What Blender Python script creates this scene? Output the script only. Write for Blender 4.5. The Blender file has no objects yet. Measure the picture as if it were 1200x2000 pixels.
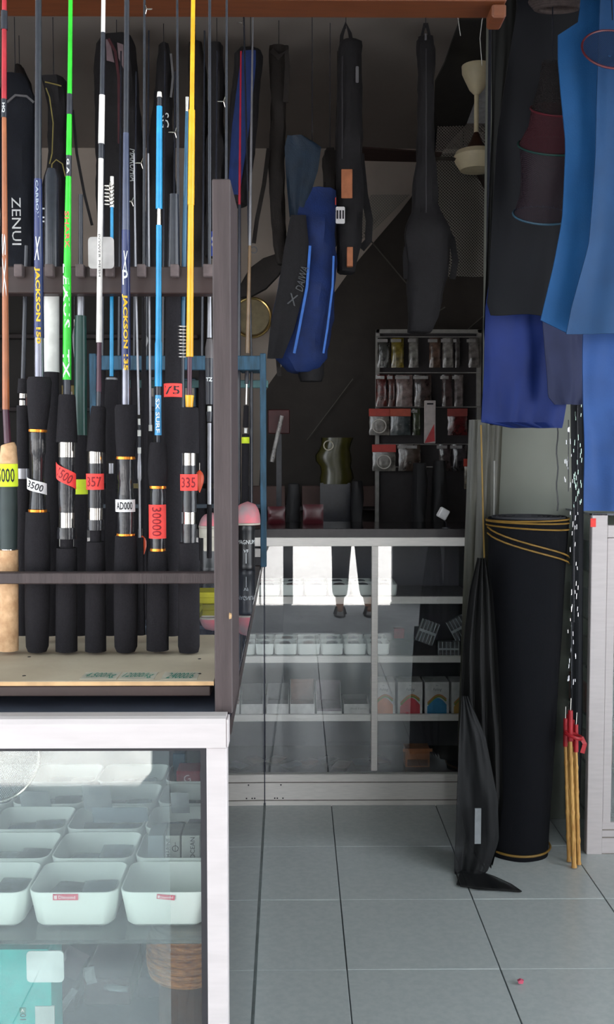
import bpy, math, random
from mathutils import Vector, Matrix, Euler, noise
random.seed(7)
PI = math.pi
SC = bpy.context.scene
COL = SC.collection
F = 1900.0
CAMZ = 1.335
PITCH = math.atan(110/F); YAW = -math.atan(17/F)
# ---------------------------------------------------------------- camera
cd = bpy.data.cameras.new('camera'); cam = bpy.data.objects.new('camera', cd); COL.objects.link(cam)
cd.sensor_fit = 'VERTICAL'; cd.sensor_height = 24; cd.lens = 24*F/2000; cd.clip_start = .02
cam.location = (0, 0, CAMZ); cam.rotation_euler = (PI/2-PITCH, 0, YAW)
SC.camera = cam
RM = Euler(cam.rotation_euler).to_matrix()
def P(px, py, Y):
    d = RM @ Vector(((px-600)/F, (1000-py)/F, -1.0))
    t = Y/d.y
    return Vector((d.x*t, Y, CAMZ+d.z*t))
def W(px, Y): return px*Y/F
# ---------------------------------------------------------------- sky, sun, exposure
def lin(h):
    h = h.lstrip('#'); r = []
    for i in (0, 2, 4):
        c = int(h[i:i+2], 16)/255
        r.append(c/12.92 if c <= .04045 else ((c+.055)/1.055)**2.4)
    return (*r, 1)
w = bpy.data.worlds.new('sky'); SC.world = w; w.use_nodes = True
bg = w.node_tree.nodes['Background']; bg.inputs[0].default_value = (.88, .94, 1.0, 1); bg.inputs[1].default_value = 3.4
sd = bpy.data.lights.new('sun', 'SUN'); sun = bpy.data.objects.new('sun', sd); COL.objects.link(sun)
sd.energy = 34; sd.angle = .01; sd.color = (1, .95, .88)
sun.rotation_euler = (math.radians(28), 0, math.radians(8))     # high sun from the street side
vs = SC.view_settings
vs.view_transform = 'Standard'; vs.look = 'None'; vs.gamma = 1; vs.use_curve_mapping = False; vs.exposure = 0.5
# ---------------------------------------------------------------- materials
MATS = {}
def mat(name, col, rough=.6, metal=0, var=.12, scale=30, bump=0, bscale=200, spec=.5, col2=None, stretch=None, coat=0, alpha=None, emit=0):
    if name in MATS: return MATS[name]
    m = bpy.data.materials.new(name); m.use_nodes = True; MATS[name] = m
    nt = m.node_tree; b = nt.nodes['Principled BSDF']; L = nt.links.new
    c = lin(col) if isinstance(col, str) else (*col, 1)
    c2 = lin(col2) if col2 else tuple(x*(1-var*2) for x in c[:3])+(1,)
    tc = nt.nodes.new('ShaderNodeTexCoord'); mp = nt.nodes.new('ShaderNodeMapping')
    if stretch: mp.inputs['Scale'].default_value = stretch
    n = nt.nodes.new('ShaderNodeTexNoise'); n.inputs['Scale'].default_value = scale; n.inputs['Detail'].default_value = 4
    L(tc.outputs['Object'], mp.inputs[0]); L(mp.outputs[0], n.inputs['Vector'])
    r = nt.nodes.new('ShaderNodeValToRGB'); r.color_ramp.elements[0].position = .35; r.color_ramp.elements[1].position = .65
    r.color_ramp.elements[0].color = c2; r.color_ramp.elements[1].color = c
    L(n.outputs[0], r.inputs[0]); L(r.outputs[0], b.inputs['Base Color'])
    b.inputs['Roughness'].default_value = rough; b.inputs['Metallic'].default_value = metal
    b.inputs['Specular IOR Level'].default_value = spec; b.inputs['Coat Weight'].default_value = coat
    if alpha is not None: b.inputs['Alpha'].default_value = alpha
    if bump:
        n2 = nt.nodes.new('ShaderNodeTexNoise'); n2.inputs['Scale'].default_value = bscale; n2.inputs['Detail'].default_value = 3
        bp = nt.nodes.new('ShaderNodeBump'); bp.inputs['Strength'].default_value = bump; bp.inputs['Distance'].default_value = .002
        L(mp.outputs[0], n2.inputs['Vector']); L(n2.outputs[0], bp.inputs['Height']); L(bp.outputs[0], b.inputs['Normal'])
    return m
def glass(name, tint='#ffffff', f0=.04, dust_haze=0.0, dust_haze_col='#c8d0d8', rough=.01):
    if name in MATS: return MATS[name]
    m = bpy.data.materials.new(name); m.use_nodes = True; MATS[name] = m
    nt = m.node_tree; nt.nodes.clear(); N = nt.nodes.new; L = nt.links.new
    out = N('ShaderNodeOutputMaterial'); tr = N('ShaderNodeBsdfTransparent'); tr.inputs[0].default_value = lin(tint)
    gl = N('ShaderNodeBsdfGlossy'); gl.inputs['Roughness'].default_value = rough; gl.inputs[0].default_value = (1, 1, 1, 1)
    lw = N('ShaderNodeLayerWeight'); lw.inputs[0].default_value = .5
    pw = N('ShaderNodeMath'); pw.operation = 'POWER'; pw.inputs[1].default_value = 5
    ml = N('ShaderNodeMath'); ml.operation = 'MULTIPLY_ADD'; ml.inputs[1].default_value = 1-f0; ml.inputs[2].default_value = f0
    L(lw.outputs['Facing'], pw.inputs[0]); L(pw.outputs[0], ml.inputs[0])
    mx = N('ShaderNodeMixShader'); L(ml.outputs[0], mx.inputs[0])
    if dust_haze:  # diffuse veil: dust, and haze standing in for reflections
        df = N('ShaderNodeBsdfDiffuse'); df.inputs[0].default_value = lin(dust_haze_col)
        tc = N('ShaderNodeTexCoord'); n = N('ShaderNodeTexNoise'); n.inputs['Scale'].default_value = 5; n.inputs['Detail'].default_value = 5
        mr = N('ShaderNodeMapRange'); mr.inputs['From Min'].default_value = .3; mr.inputs['From Max'].default_value = .7
        mr.inputs['To Min'].default_value = dust_haze*.7; mr.inputs['To Max'].default_value = dust_haze*1.3
        L(tc.outputs['Object'], n.inputs['Vector']); L(n.outputs[0], mr.inputs[0])
        m2 = N('ShaderNodeMixShader'); L(mr.outputs[0], m2.inputs[0]); L(tr.outputs[0], m2.inputs[1]); L(df.outputs[0], m2.inputs[2])
        L(m2.outputs[0], mx.inputs[1])
    else: L(tr.outputs[0], mx.inputs[1])
    L(gl.outputs[0], mx.inputs[2]); L(mx.outputs[0], out.inputs[0])
    return m
def net(name, col, alpha=.6, scale=260, rough=.7):
    """woven net: opaque threads with open holes between"""
    if name in MATS: return MATS[name]
    m = bpy.data.materials.new(name); m.use_nodes = True; MATS[name] = m
    nt = m.node_tree; b = nt.nodes['Principled BSDF']; L = nt.links.new; N = nt.nodes.new
    b.inputs['Base Color'].default_value = lin(col); b.inputs['Roughness'].default_value = rough
    tc = N('ShaderNodeTexCoord'); mp = N('ShaderNodeMapping'); mp.inputs['Rotation'].default_value = (0, .78, .0)
    L(tc.outputs['Object'], mp.inputs[0])
    outs = []
    for ax in 'XZ':
        wv = N('ShaderNodeTexWave'); wv.bands_direction = ax; wv.inputs['Scale'].default_value = scale
        L(mp.outputs[0], wv.inputs[0]); g = N('ShaderNodeMath'); g.operation = 'GREATER_THAN'; g.inputs[1].default_value = math.sqrt(1-alpha)
        L(wv.outputs['Fac'], g.inputs[0]); outs.append(g)
    mxx = N('ShaderNodeMath'); mxx.operation = 'MAXIMUM'
    L(outs[0].outputs[0], mxx.inputs[0]); L(outs[1].outputs[0], mxx.inputs[1]); L(mxx.outputs[0], b.inputs['Alpha'])
    return m

alu = mat('white_powder_coated_aluminium', '#c6bebf', .42, 0, .04, 12, stretch=(1, 1, 8), spec=.4)
alu_b = mat('pale_aluminium', '#efe8e3', .45, 0, .06, 20, stretch=(1, 20, 20))
gasket = mat('black_rubber_gasket', '#26242a', .6)
brownwood = mat('dark_brown_painted_wood', '#443839', .6, 0, .12, 14, .3, 60, col2='#382d2e', stretch=(6, 6, .6))
brownwood2 = mat('maroon_painted_wood', '#33211f', .5, 0, .1, 14, stretch=(1, 6, 6))
board = mat('cream_painted_board', '#c9bba6', .6, 0, .06, 9, .2, 80, col2='#baa993')
edgewood = mat('raw_plywood_edge', '#d0a97c', .7)
eva = mat('black_foam_grip', '#232125', .95, 0, .12, 300, .5, 900, spec=.25)
seatplastic = mat('black_glossy_plastic', '#2a2a2e', .22, 0, .1, 60, .25, 120, spec=.6)
carbon = mat('dark_carbon_blank', '#2b2d36', .25, 0, .1, 60)
cork = mat('cork', '#dcb48c', .75, 0, .2, 60, .4, 220, col2='#b98f68')
chrome = mat('polished_chrome', '#e8e2da', .16, .95, .05, 30)
gold = mat('orange_anodised_ring', '#ff9a3a', .25, .7, .05)
M_ = lambda n, c, r=.35, **k: mat(n, c, r, **k)
green = M_('green_lacquer', '#2fd02f', .25); white = M_('white_lacquer', '#e9e4e0', .3); navy = M_('navy_lacquer', '#2b3566', .18)
blue = M_('cyan_blue_lacquer', '#2596cf', .25); yellow = M_('amber_yellow_lacquer', '#f6b01c', .25); red = M_('red_lacquer', '#b02a36', .3)
copper = M_('copper_brown_lacquer', '#a8643f', .3); purple = M_('dark_purple_wrap', '#4a2536', .35); teal = M_('dark_green_lacquer', '#123d36', .3)
redtag = M_('fluorescent_red_paper', '#ff4a44', .7); whitetag = M_('white_paper', '#f0eef0', .7); limetag = M_('lime_paper', '#dcf02a', .7)
ink = M_('dark_ink', '#1d1a22', .7); redink = M_('dark_red_ink', '#8d1420', .7); yprint = M_('yellow_print', '#f5c11d', .4); wprint = M_('white_print', '#eef2f5', .4)
gink = M_('green_ink', '#2f8d7c', .6)
clearpl = mat('clear_plastic_film', '#b9b4b2', .12, 0, .2, 25, .6, 25, spec=.8, alpha=.55)
binm = mat('white_bin_plastic', '#eef2ee', .4, 0, .02, 20, spec=.4)
glass_front = glass('showcase_glass_dusty', '#fcfefd', .035, .03)
glass_clear = glass('showcase_glass', '#fbfefd', .04, .06)  # veil also stands in for bright reflected haze on the sliding pane
glass_top = glass('tinted_glass_top', '#8a8890', .05, .45, '#6d7284')  # grey-blue veil colour painted in for reflections on the top
glass_side = glass('side_glass', '#101014', .06)

# ---------------------------------------------------------------- mesh building
ORG = {}
class G:
    def __init__(s): s.v = []; s.f = []
    def add(s, vs, fs):
        o = len(s.v); s.v += [Vector(v) for v in vs]; s.f += [tuple(i+o for i in f) for f in fs]; return s
    def box(s, x0, x1, y0, y1, z0, z1, M=None):
        vs = [Vector((x, y, z)) for z in (z0, z1) for y in (y0, y1) for x in (x0, x1)]
        if M: vs = [M @ v for v in vs]
        return s.add(vs, [(0, 2, 3, 1), (4, 5, 7, 6), (0, 1, 5, 4), (2, 6, 7, 3), (0, 4, 6, 2), (1, 3, 7, 5)])
    def cbox(s, x0, x1, y0, y1, z0, z1, c=.002, M=None):
        """box with chamfered edges"""
        c = min(c, (x1-x0)*.45, (y1-y0)*.45, (z1-z0)*.45)
        cx, cy, cz = (x0+x1)/2, (y0+y1)/2, (z0+z1)/2; hx, hy, hz = (x1-x0)/2, (y1-y0)/2, (z1-z0)/2
        vs = []; idx = {}
        for sx in (-1, 1):
            for sy in (-1, 1):
                for sz in (-1, 1):
                    for k in range(3):
                        h = [hx-c, hy-c, hz-c]; h[k] += c
                        idx[(sx, sy, sz, k)] = len(vs); v = Vector((cx+sx*h[0], cy+sy*h[1], cz+sz*h[2])); vs.append(M @ v if M else v)
        fs = []
        for k in range(3):
            a, b = [i for i in range(3) if i != k]
            for sg in (-1, 1):
                q = []
                for (p, r) in ((-1, -1), (1, -1), (1, 1), (-1, 1)):
                    t = [0, 0, 0]; t[k] = sg; t[a] = p; t[b] = r; q.append(idx[(*t, k)])
                if (sg > 0) == (k == 1): q.reverse()
                fs.append(tuple(q))
            for p in (-1, 1):
                for r in (-1, 1):
                    t0 = [0, 0, 0]; t1 = [0, 0, 0]; t0[a] = t1[a] = p; t0[b] = t1[b] = r; t0[k] = -1; t1[k] = 1
                    q = [idx[(*t0, a)], idx[(*t1, a)], idx[(*t1, b)], idx[(*t0, b)]]
                    fs.append(tuple(q))
        for sx in (-1, 1):
            for sy in (-1, 1):
                for sz in (-1, 1): fs.append(tuple(idx[(sx, sy, sz, k)] for k in range(3)))
        s.add(vs, fs); s.fix = True; return s
    def loft(s, rings, closed=True, caps=True):
        n = len(rings[0]); vs = [v for r in rings for v in r]; fs = []
        for i in range(len(rings)-1):
            for j in range(n if closed else n-1):
                a = i*n+j; b = i*n+(j+1) % n; fs.append((a, b, b+n, a+n))
        if caps and closed: fs += [tuple(range(n))[::-1], tuple(range((len(rings)-1)*n, len(rings)*n))]
        return s.add(vs, fs)
    def tube(s, pts, r, n=8):
        pts = [Vector(p) for p in pts]; rs = r if hasattr(r, '__len__') else [r]*len(pts); rings = []
        up = Vector((0, 1, 0))
        for i, p in enumerate(pts):
            t = (pts[min(i+1, len(pts)-1)]-pts[max(i-1, 0)]).normalized()
            u = up if abs(t.dot(up)) < .9 else Vector((1, 0, 0))
            a = t.cross(u).normalized(); b = t.cross(a)
            rings.append([p+a*rs[i]*math.cos(k*2*PI/n)+b*rs[i]*math.sin(k*2*PI/n) for k in range(n)])
        return s.loft(rings)
    def ribbon(s, pts, w, t=.003, nrm=Vector((0, 1, 0))):
        pts = [Vector(p) for p in pts]; ws = w if hasattr(w, '__len__') else [w]*len(pts); rings = []
        for i, p in enumerate(pts):
            d = (pts[min(i+1, len(pts)-1)]-pts[max(i-1, 0)]).normalized(); a = d.cross(nrm).normalized()*ws[i]/2; b = nrm*t/2
            rings.append([p-a-b, p+a-b, p+a+b, p-a+b])
        return s.loft(rings)
    def lathe(s, c, prof, n=24, ax=None, sq=1):
        c = Vector(c); rings = []
        for r, z in prof:
            ring = [Vector((r*math.cos(k*2*PI/n), r*sq*math.sin(k*2*PI/n), z)) for k in range(n)]
            if ax: ring = [ax @ v for v in ring]
            rings.append([c+v for v in ring])
        return s.loft(rings)
    def prism(s, pts, y0, y1, bev=0):
        """outline of (x,z) extruded in y, with a small bevelled rim in front"""
        n = len(pts); cx = sum(p[0] for p in pts)/n; cz = sum(p[1] for p in pts)/n
        def ring(y, k): return [Vector((cx+(x-cx)*k, y, cz+(z-cz)*k)) for x, z in pts]
        R = [ring(y0, 1-bev), ring(y0+(y1-y0)*.3, 1), ring(y0+(y1-y0)*.7, 1), ring(y1, 1-bev)] if bev else [ring(y0, 1), ring(y1, 1)]
        return s.loft(R)
    def torus(s, c, R, r, M=None, n=32, m=8):
        vs = []; fs = []
        for i in range(n):
            for j in range(m):
                a = i*2*PI/n; b = j*2*PI/m; v = Vector(((R+r*math.cos(b))*math.cos(a), (R+r*math.cos(b))*math.sin(a), r*math.sin(b)))
                vs.append((M @ v if M else v)+Vector(c)); fs.append((i*m+j, ((i+1) % n)*m+j, ((i+1) % n)*m+(j+1) % m, i*m+(j+1) % m))
        return s.add(vs, fs)
    def build(s, name, m, parent=None, smooth=False, origin=None, mod=None):
        xs = [v.x for v in s.v]; ys = [v.y for v in s.v]; zs = [v.z for v in s.v]
        if parent: o = ORG[parent.name]
        else: o = Vector(origin) if origin else Vector(((min(xs)+max(xs))/2, (min(ys)+max(ys))/2, min(zs)))
        me = bpy.data.meshes.new(name); me.from_pydata([v-o for v in s.v], [], s.f)
        me.materials.append(m)
        import bmesh
        bm = bmesh.new(); bm.from_mesh(me); bmesh.ops.recalc_face_normals(bm, faces=bm.faces); bm.to_mesh(me); bm.free()
        if smooth:
            me.polygons.foreach_set('use_smooth', [True]*len(me.polygons))
            try: me.set_sharp_from_angle(angle=.7)
            except Exception: pass
        ob = bpy.data.objects.new(name, me); COL.objects.link(ob)
        if parent: ob.parent = parent
        else: ob.location = o
        ORG[ob.name] = o
        return ob
def tag(o, label=None, cat=None, group=None, kind=None):
    if label: o['label'] = label
    if cat: o['category'] = cat
    if group: o['group'] = group
    if kind: o['kind'] = kind
    return o
def thing(name, loc, label, cat, group=None):
    o = bpy.data.objects.new(name, None); COL.objects.link(o); o.location = loc; o.empty_display_size = .05; ORG[o.name] = Vector(loc)
    return tag(o, label, cat, group)
def dup(root, delta, label=None, rotz=0):
    c = root.copy(); COL.objects.link(c); c.location = Vector(root.location)+Vector(delta)
    if rotz: c.rotation_euler = (0, 0, rotz)
    ORG[c.name] = Vector(c.location)
    if label: c['label'] = label
    def rec(a, b):
        for ch in list(a.children):
            d = ch.copy(); COL.objects.link(d); d.parent = b; ORG[d.name] = ORG[b.name]; rec(ch, d)
    rec(root, c); return c
def struct(name, g, m, smooth=False): return tag(g.build(name, m, smooth=smooth), kind='structure')
_dg = None
def textmesh(s, size, bold=0, shear=0, space=1.0):
    cu = bpy.data.curves.new('t', 'FONT'); cu.body = s; cu.size = size; cu.align_x = 'CENTER'; cu.align_y = 'CENTER'; cu.offset = bold; cu.shear = shear; cu.space_character = space; cu.resolution_u = 2
    o = bpy.data.objects.new('t', cu); COL.objects.link(o)
    me = bpy.data.meshes.new_from_object(o.evaluated_get(bpy.context.evaluated_depsgraph_get()))
    v = [Vector(x.co) for x in me.vertices]; f = [tuple(p.vertices) for p in me.polygons]
    bpy.data.objects.remove(o); bpy.data.meshes.remove(me); bpy.data.curves.remove(cu)
    return v, f
def text(s, size, at, parent, m, rot=0, wrap=None, bold=0, shear=0, sx=1, sy=1, space=1.0, name='lettering', M=None, fit=None):
    """flat or cylinder-wrapped print facing the street (-Y); rot turns it in its own plane; M turns it in space"""
    v, f = textmesh(s, size, bold, shear, space); g = G(); at = Vector(at); c, sn = math.cos(rot), math.sin(rot); out = []
    if fit:
        xs = [p.x for p in v]; ys = [p.y for p in v]; mx_, my_ = (min(xs)+max(xs))/2, (min(ys)+max(ys))/2
        v = [Vector((p.x-mx_, p.y-my_, 0)) for p in v]; sx = fit[0]/(max(xs)-min(xs)); sy = fit[1]/(max(ys)-min(ys))
    for p in v:
        x, y = p.x*sx, p.y*sy
        u, z = x*c-y*sn, x*sn+y*c
        if wrap: q = Vector((wrap*math.sin(u/wrap), -wrap*math.cos(u/wrap), z))
        else: q = Vector((u, 0, z))
        if M: q = M @ q
        out.append(at+q)
    g.add(out, f); me = g
    ob = None
    o = ORG[parent.name]; mesh = bpy.data.meshes.new(name); mesh.from_pydata([q-o for q in out], [], f); mesh.materials.append(m)
    ob = bpy.data.objects.new(name, mesh); COL.objects.link(ob); ob.parent = parent; ORG[ob.name] = o
    return ob
ORD = ['first', 'second', 'third', 'fourth', 'fifth', 'sixth', 'seventh', 'eighth', 'ninth', 'tenth', 'eleventh', 'twelfth', 'thirteenth', 'fourteenth']

# ================================================================ THE SETTING
BW = 5.3; CEIL = P(583, 290, BW).z
wallm = mat('grey_plaster', '#beb2a8', .85, 0, .05, 6, .2, 40)
ceilm = mat('grey_ceiling_board', '#847b76', .85, 0, .04, 3)
grout = mat('grey_grout', '#5e6468', .9)
tilem = mat('pale_grey_glazed_tile', '#c0c5c5', .22, 0, .04, 60, .12, 90, col2='#b8bebf', spec=.4)
concr = mat('sunlit_concrete', '#a6a6a8', .9, 0, .1, 8, .4, 50)
fl = struct('floor', G().box(-2.6, 2.6, .05, BW, -.06, -.004), grout)
XL = [.126+.4*k for k in range(-7, 7)]; YL = [2.456+.4*k for k in range(-6, 8)]
fo = ORG[fl.name]; tmesh = None
for i in range(len(XL)-1):
    for j in range(len(YL)-1):
        if XL[i] < -2.6 or XL[i+1] > 2.6 or YL[j+1] > BW+.4: continue
        y1 = min(YL[j+1], BW)
        if tmesh is None:
            o = G().cbox(XL[i]+.0015, XL[i+1]-.0015, YL[j]+.0015, y1-.0015, -.008, 0, .001).build('tile', tilem, fl); tmesh = (o, XL[i], YL[j])
        elif y1 < YL[j+1]: G().cbox(XL[i]+.0015, XL[i+1]-.0015, YL[j]+.0015, y1-.0015, -.008, 0, .001).build('tile', tilem, fl)
        else:
            c = tmesh[0].copy(); COL.objects.link(c); c.parent = fl; c.location = (XL[i]-tmesh[1], YL[j]-tmesh[2], random.uniform(-.0006, .0004)); ORG[c.name] = fo
struct('wall_back', G().box(-2.7, 2.7, BW, BW+.12, 0, CEIL+.1), wallm)
struct('wall_left', G().box(-2.72, -2.6, 1.98, BW, -.06, CEIL+.1), wallm)
struct('wall_right', G().box(2.6, 2.72, 1.98, BW, -.06, CEIL+.1), wallm)
struct('ceiling', G().box(-2.7, 2.7, 2.0, BW, CEIL, CEIL+.1), ceilm)
beamm = mat('orange_brown_varnished_wood', '#5e3118', .45, 0, .12, 12, stretch=(1, 8, 8))
zb = P(600, 13, 1.95).z
struct('trim_1', G().cbox(-2.6, P(986, 0, 1.95).x, 1.92, 2.0, zb, zb+.12, .004), beamm)
struct('trim_2', G().cbox(P(958, 0, 1.95).x, P(986, 0, 1.95).x, 1.93, 1.99, P(970, 42, 1.95).z, zb, .004), beamm)
struct('wall_front', G().box(-2.7, 2.7, 1.92, 2.0, zb+.12, CEIL+.1), wallm)
# wall pier behind the roll, right of the room opening
pierm = mat('pale_green_grey_paint', '#7d8078', .8, 0, .05, 5)
px0 = P(958, 500, 3.5).x; px1 = P(1136, 500, 3.5).x+.8
struct('wall_pier', G().box(px0, px1, 3.5, 3.62, 0, CEIL), pierm)
# the street side, behind the camera
struct('ground', G().box(-9, 9, -9, .05, -.12, -.012), concr)
struct('ceiling_awning', G().box(-3.4, 3.4, -2.95, 1.92, 2.95, 3.0), mat('green_corrugated_awning', '#7d8a86', .7))
pil = mat('added_panel_paint', '#2c2a2e', .5)  # dark panels added out of view to edge the reflected bright patch
struct('added_panel_left', G().box(-.62, -.05, -1.62, -1.5, 0, 2.95), pil)
struct('added_panel_right', G().box(.86, 1.7, -1.62, -1.5, 0, 2.95), pil)
struct('wall_street_far', G().box(-9, 9, -9.1, -9, 0, 2.6), mat('white_street_wall', '#d8d6d0', .9))

# ================================================================ NEAR SHOWCASE + SIDE RUN
D0 = 1.25
t = thing('glass_showcase', P(200, 1430, D0+.3)*1 - Vector((0, 0, .99)), 'near white aluminium and glass showcase in the left foreground carrying the rod rack', 'showcase')
ZT = P(430, 1402, D0).z
x1 = P(446, 1430, D0).x; xl = -1.35
zr = P(430, 1461, D0).z
g = G()   # rounded front rail
prof = [(D0, zr), (D0, ZT-.008), (D0+.003, ZT-.002), (D0+.010, ZT), (D0+.03, ZT), (D0+.03, zr)]
g.loft([[Vector((x, a, b)) for a, b in prof] for x in (xl, x1-.003)]); g.build('front_top_rail', alu, t)
G().cbox(x1-.003, x1, D0+.002, D0+.03, zr, ZT-.003, .001).build('rail_end_cap', alu, t)
pw0 = P(404, 1700, D0).x; pw1 = P(444, 1700, D0).x
G().cbox(pw0, pw1, D0+.004, D0+.032, 0, zr, .002).build('corner_post', alu, t)
G().box(xl, pw0, D0+.006, D0+.02, P(0, 1470, D0).z, zr).build('gasket', gasket, t)
G().box(P(392, 1700, D0).x, pw0, D0+.006, D0+.02, 0, P(0, 1470, D0).z).build('gasket', gasket, t)
G().box(xl, pw0-.008, D0+.010, D0+.014, .08, zr-.003).build('front_glass', glass_front, t)
G().box(xl, P(334, 1700, D0+.04).x, D0+.030, D0+.034, .08, zr-.003).build('sliding_glass', glass_clear, t)
xb = -.09
sideX = lambda Y: -.090-.035*(Y-1.25)/2.4
YE = 3.645
ztop = ZT-.004
g = G(); g.add([(xl, D0+.03, ztop-.006), (x1, D0+.03, ztop-.006), (sideX(YE), YE, ztop-.006), (xl, YE, ztop-.006), (xl, D0+.03, ztop), (x1, D0+.03, ztop), (sideX(YE), YE, ztop), (xl, YE, ztop)],
               [(3, 2, 1, 0), (4, 5, 6, 7), (0, 1, 5, 4), (1, 2, 6, 5), (2, 3, 7, 6), (3, 0, 4, 7)])
g.build('glass_top', glass_top, t)
darkedge = mat('dark_brown_edge_strip', '#34292a', .35)
def sidebox(g, za, zb_, w=.008, off=0, ya=1.29, yb=YE):
    x = lambda Y: sideX(Y)+off
    vs = [(x(ya)-w, ya, za), (x(ya), ya, za), (x(yb), yb, za), (x(yb)-w, yb, za), (x(ya)-w, ya, zb_), (x(ya), ya, zb_), (x(yb), yb, zb_), (x(yb)-w, yb, zb_)]
    return g.add(vs, [(3, 2, 1, 0), (4, 5, 6, 7), (0, 1, 5, 4), (1, 2, 6, 5), (2, 3, 7, 6), (3, 0, 4, 7)])
sidebox(G(), ztop-.03, ztop-.006, .02).build('top_edge_strip', darkedge, t)
sidebox(G(), .012, ztop-.03, .005, -.004).build('side_glass', glass_side, t)
sidebox(G(), 0, .012, .012, .0).build('bottom_rail', mat('grey_aluminium_rail', '#7b8485', .4, .3), t)
G().box(sideX(YE)-.012, sideX(YE)-.002, YE-.012, YE, 0, ztop-.03).build('corner_trim', mat('dark_blue_trim', '#1b2036', .4), t)
G().box(xl, sideX(3.4)-.04, YE-.02, YE, 0, ztop-.03).build('end_panel', mat('dark_end_panel', '#2a2728', .7), t)
# bin shelf
SZ = P(139, 1805, 1.335).z-.001
G().cbox(xl, x1-.02, D0+.04, 1.96, SZ-.006, SZ).build('bin_shelf', glass('green_glass_shelf', '#c9d3d0', .05, .3, '#8a9290'), t)
G().cbox(xl, x1-.02, 1.95, 1.955, .06, ZT-.04).build('back_panel', mat('case_back_panel', '#6f7378', .6, 0, .1, 5), t)
G().cbox(xl, x1-.02, D0+.04, 1.94, .42, .44).build('base_shelf', mat('dark_case_base', '#2c2b30', .7), t)

def rrect(cx, cy, hx, hy, z, r, n=4):
    out = []
    for (sx, sy, a0) in ((1, 1, 0), (-1, 1, PI/2), (-1, -1, PI), (1, -1, 3*PI/2)):
        for k in range(n+1):
            a = a0+k*PI/2/n; out.append(Vector((cx+sx*(hx-r)+r*math.cos(a), cy+sy*(hy-r)+r*math.sin(a), z)))
    return out
def bin_mesh(cx, cy, z, hw, hd, h, tp=.88, rr=.018, wl=.0022):
    g = G(); R = []
    R.append(rrect(cx, cy, hw*tp-.006, hd*tp-.006, z, rr*.7)); R.append(rrect(cx, cy, hw*tp, hd*tp, z+.005, rr))
    R.append(rrect(cx, cy, hw, hd, z+h-.001, rr)); R.append(rrect(cx, cy, hw-.0005, hd-.0005, z+h, rr)); R.append(rrect(cx, cy, hw-wl, hd-wl, z+h, rr-wl))
    R.append(rrect(cx, cy, hw*tp-wl, hd*tp-wl, z+.006, rr-wl)); R.append(rrect(cx, cy, hw*tp-.008, hd*tp-.008, z+.003, rr*.6))
    g.loft(R); return g
BH = .053; hw = .0625; hd = .0525
bc0x = P(139, 1745, 1.32).x
bins = {}
rowname = ['front row', 'second row', 'third row', 'fourth row', 'back row']
proto = None
for r in range(5):
    for c in range(-4, 2):
        cx = bc0x+c*.1275+[0, .002, -.002, .003, 0][r]+.001; cy = 1.32+hd+.115*r
        if cx+hw > -.118 and r > 1 and c == 1: cx -= .006
        if cx+hw < -.62-.03*r: continue
        if proto is None: proto = bin_mesh(cx, cy, SZ, hw, hd, BH).build('storage_bin', binm, smooth=True); p0 = (cx, cy); b = proto
        else:
            b = proto.copy(); COL.objects.link(b); b.location = proto.location+Vector((cx-p0[0], cy-p0[1], 0)); ORG[b.name] = Vector(b.location)
        k = 1-c
        tag(b, 'white bin, %s from the right, %s of the near showcase' % (ORD[k], rowname[r]), 'bin', 'white bins on the near showcase shelf')
        bins[(r, c)] = (b, cx, cy)
# pink stickers printed on two front bins
pink = M_('pink_sticker', '#e2536e', .6); pinkl = M_('pale_pink_print', '#ffd9de', .6)
for c, px, rot, wd, py in ((0, 128, 0, 50, 1752), (1, 324, -.1, 36, 1752)):
    b = bins[(0, c)][0]; yy = 1.3195; a = P(px, py, yy)
    Mx = Matrix.Translation(a) @ Matrix.Rotation(-rot, 4, 'Y')
    h_ = W(12 if c == 0 else 9, yy)/2; w_ = W(wd, yy)/2
    st = G().box(-w_, w_, -.0010, .001, -h_, h_, Mx).build('sticker', pink, b)
    text('Diamond', h_*1.55, a+Vector((w_*.12, -.0013, 0)), b, pinkl, rot=-rot if False else 0, bold=.0001)
    G().box(-w_*.9, -w_*.66, -.0014, -.001, -h_*.6, h_*.6, Mx).build('sticker_mark', pinkl, b)
# goods lying in the bins
packgrey = mat('grey_tackle_packet', '#70767c', .35, 0, .3, 40, .5, 40); packsil = mat('silvery_packet', '#9ba3ab', .25, .1, .25, 40, .6, 50)
def packet(name, c, hx, hy, hz, rz, tx, m, label, cat='packet', group=None, extra=None):
    """soft pillow packet with crimped ends"""
    Mx = Matrix.Translation(c) @ Matrix.Rotation(rz, 4, 'Z') @ Matrix.Rotation(tx, 4, 'X'); g = G(); R = []
    for k in range(9):
        u = -1+k/4; th = hz*max(.12, (1-abs(u)**3)); R.append([Mx @ Vector((hx*s_, hy*u, th*t_)) for s_, t_ in ((-1, 0), (-.7, -.8), (0, -1), (.7, -.8), (1, 0), (.7, .8), (.1, 1.05), (-.7, .8))])
    g.loft(R); o = g.build(name, m, smooth=True); tag(o, label, cat, group); return o, Mx
cols = {'charcoal': M_('charcoal_packet', '#4c5056', .4), 'slate blue': M_('slate_packet', '#5d6b7a', .35), 'grey': packgrey, 'silver': packsil}
cn = list(cols)
zi = SZ+.026
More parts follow.
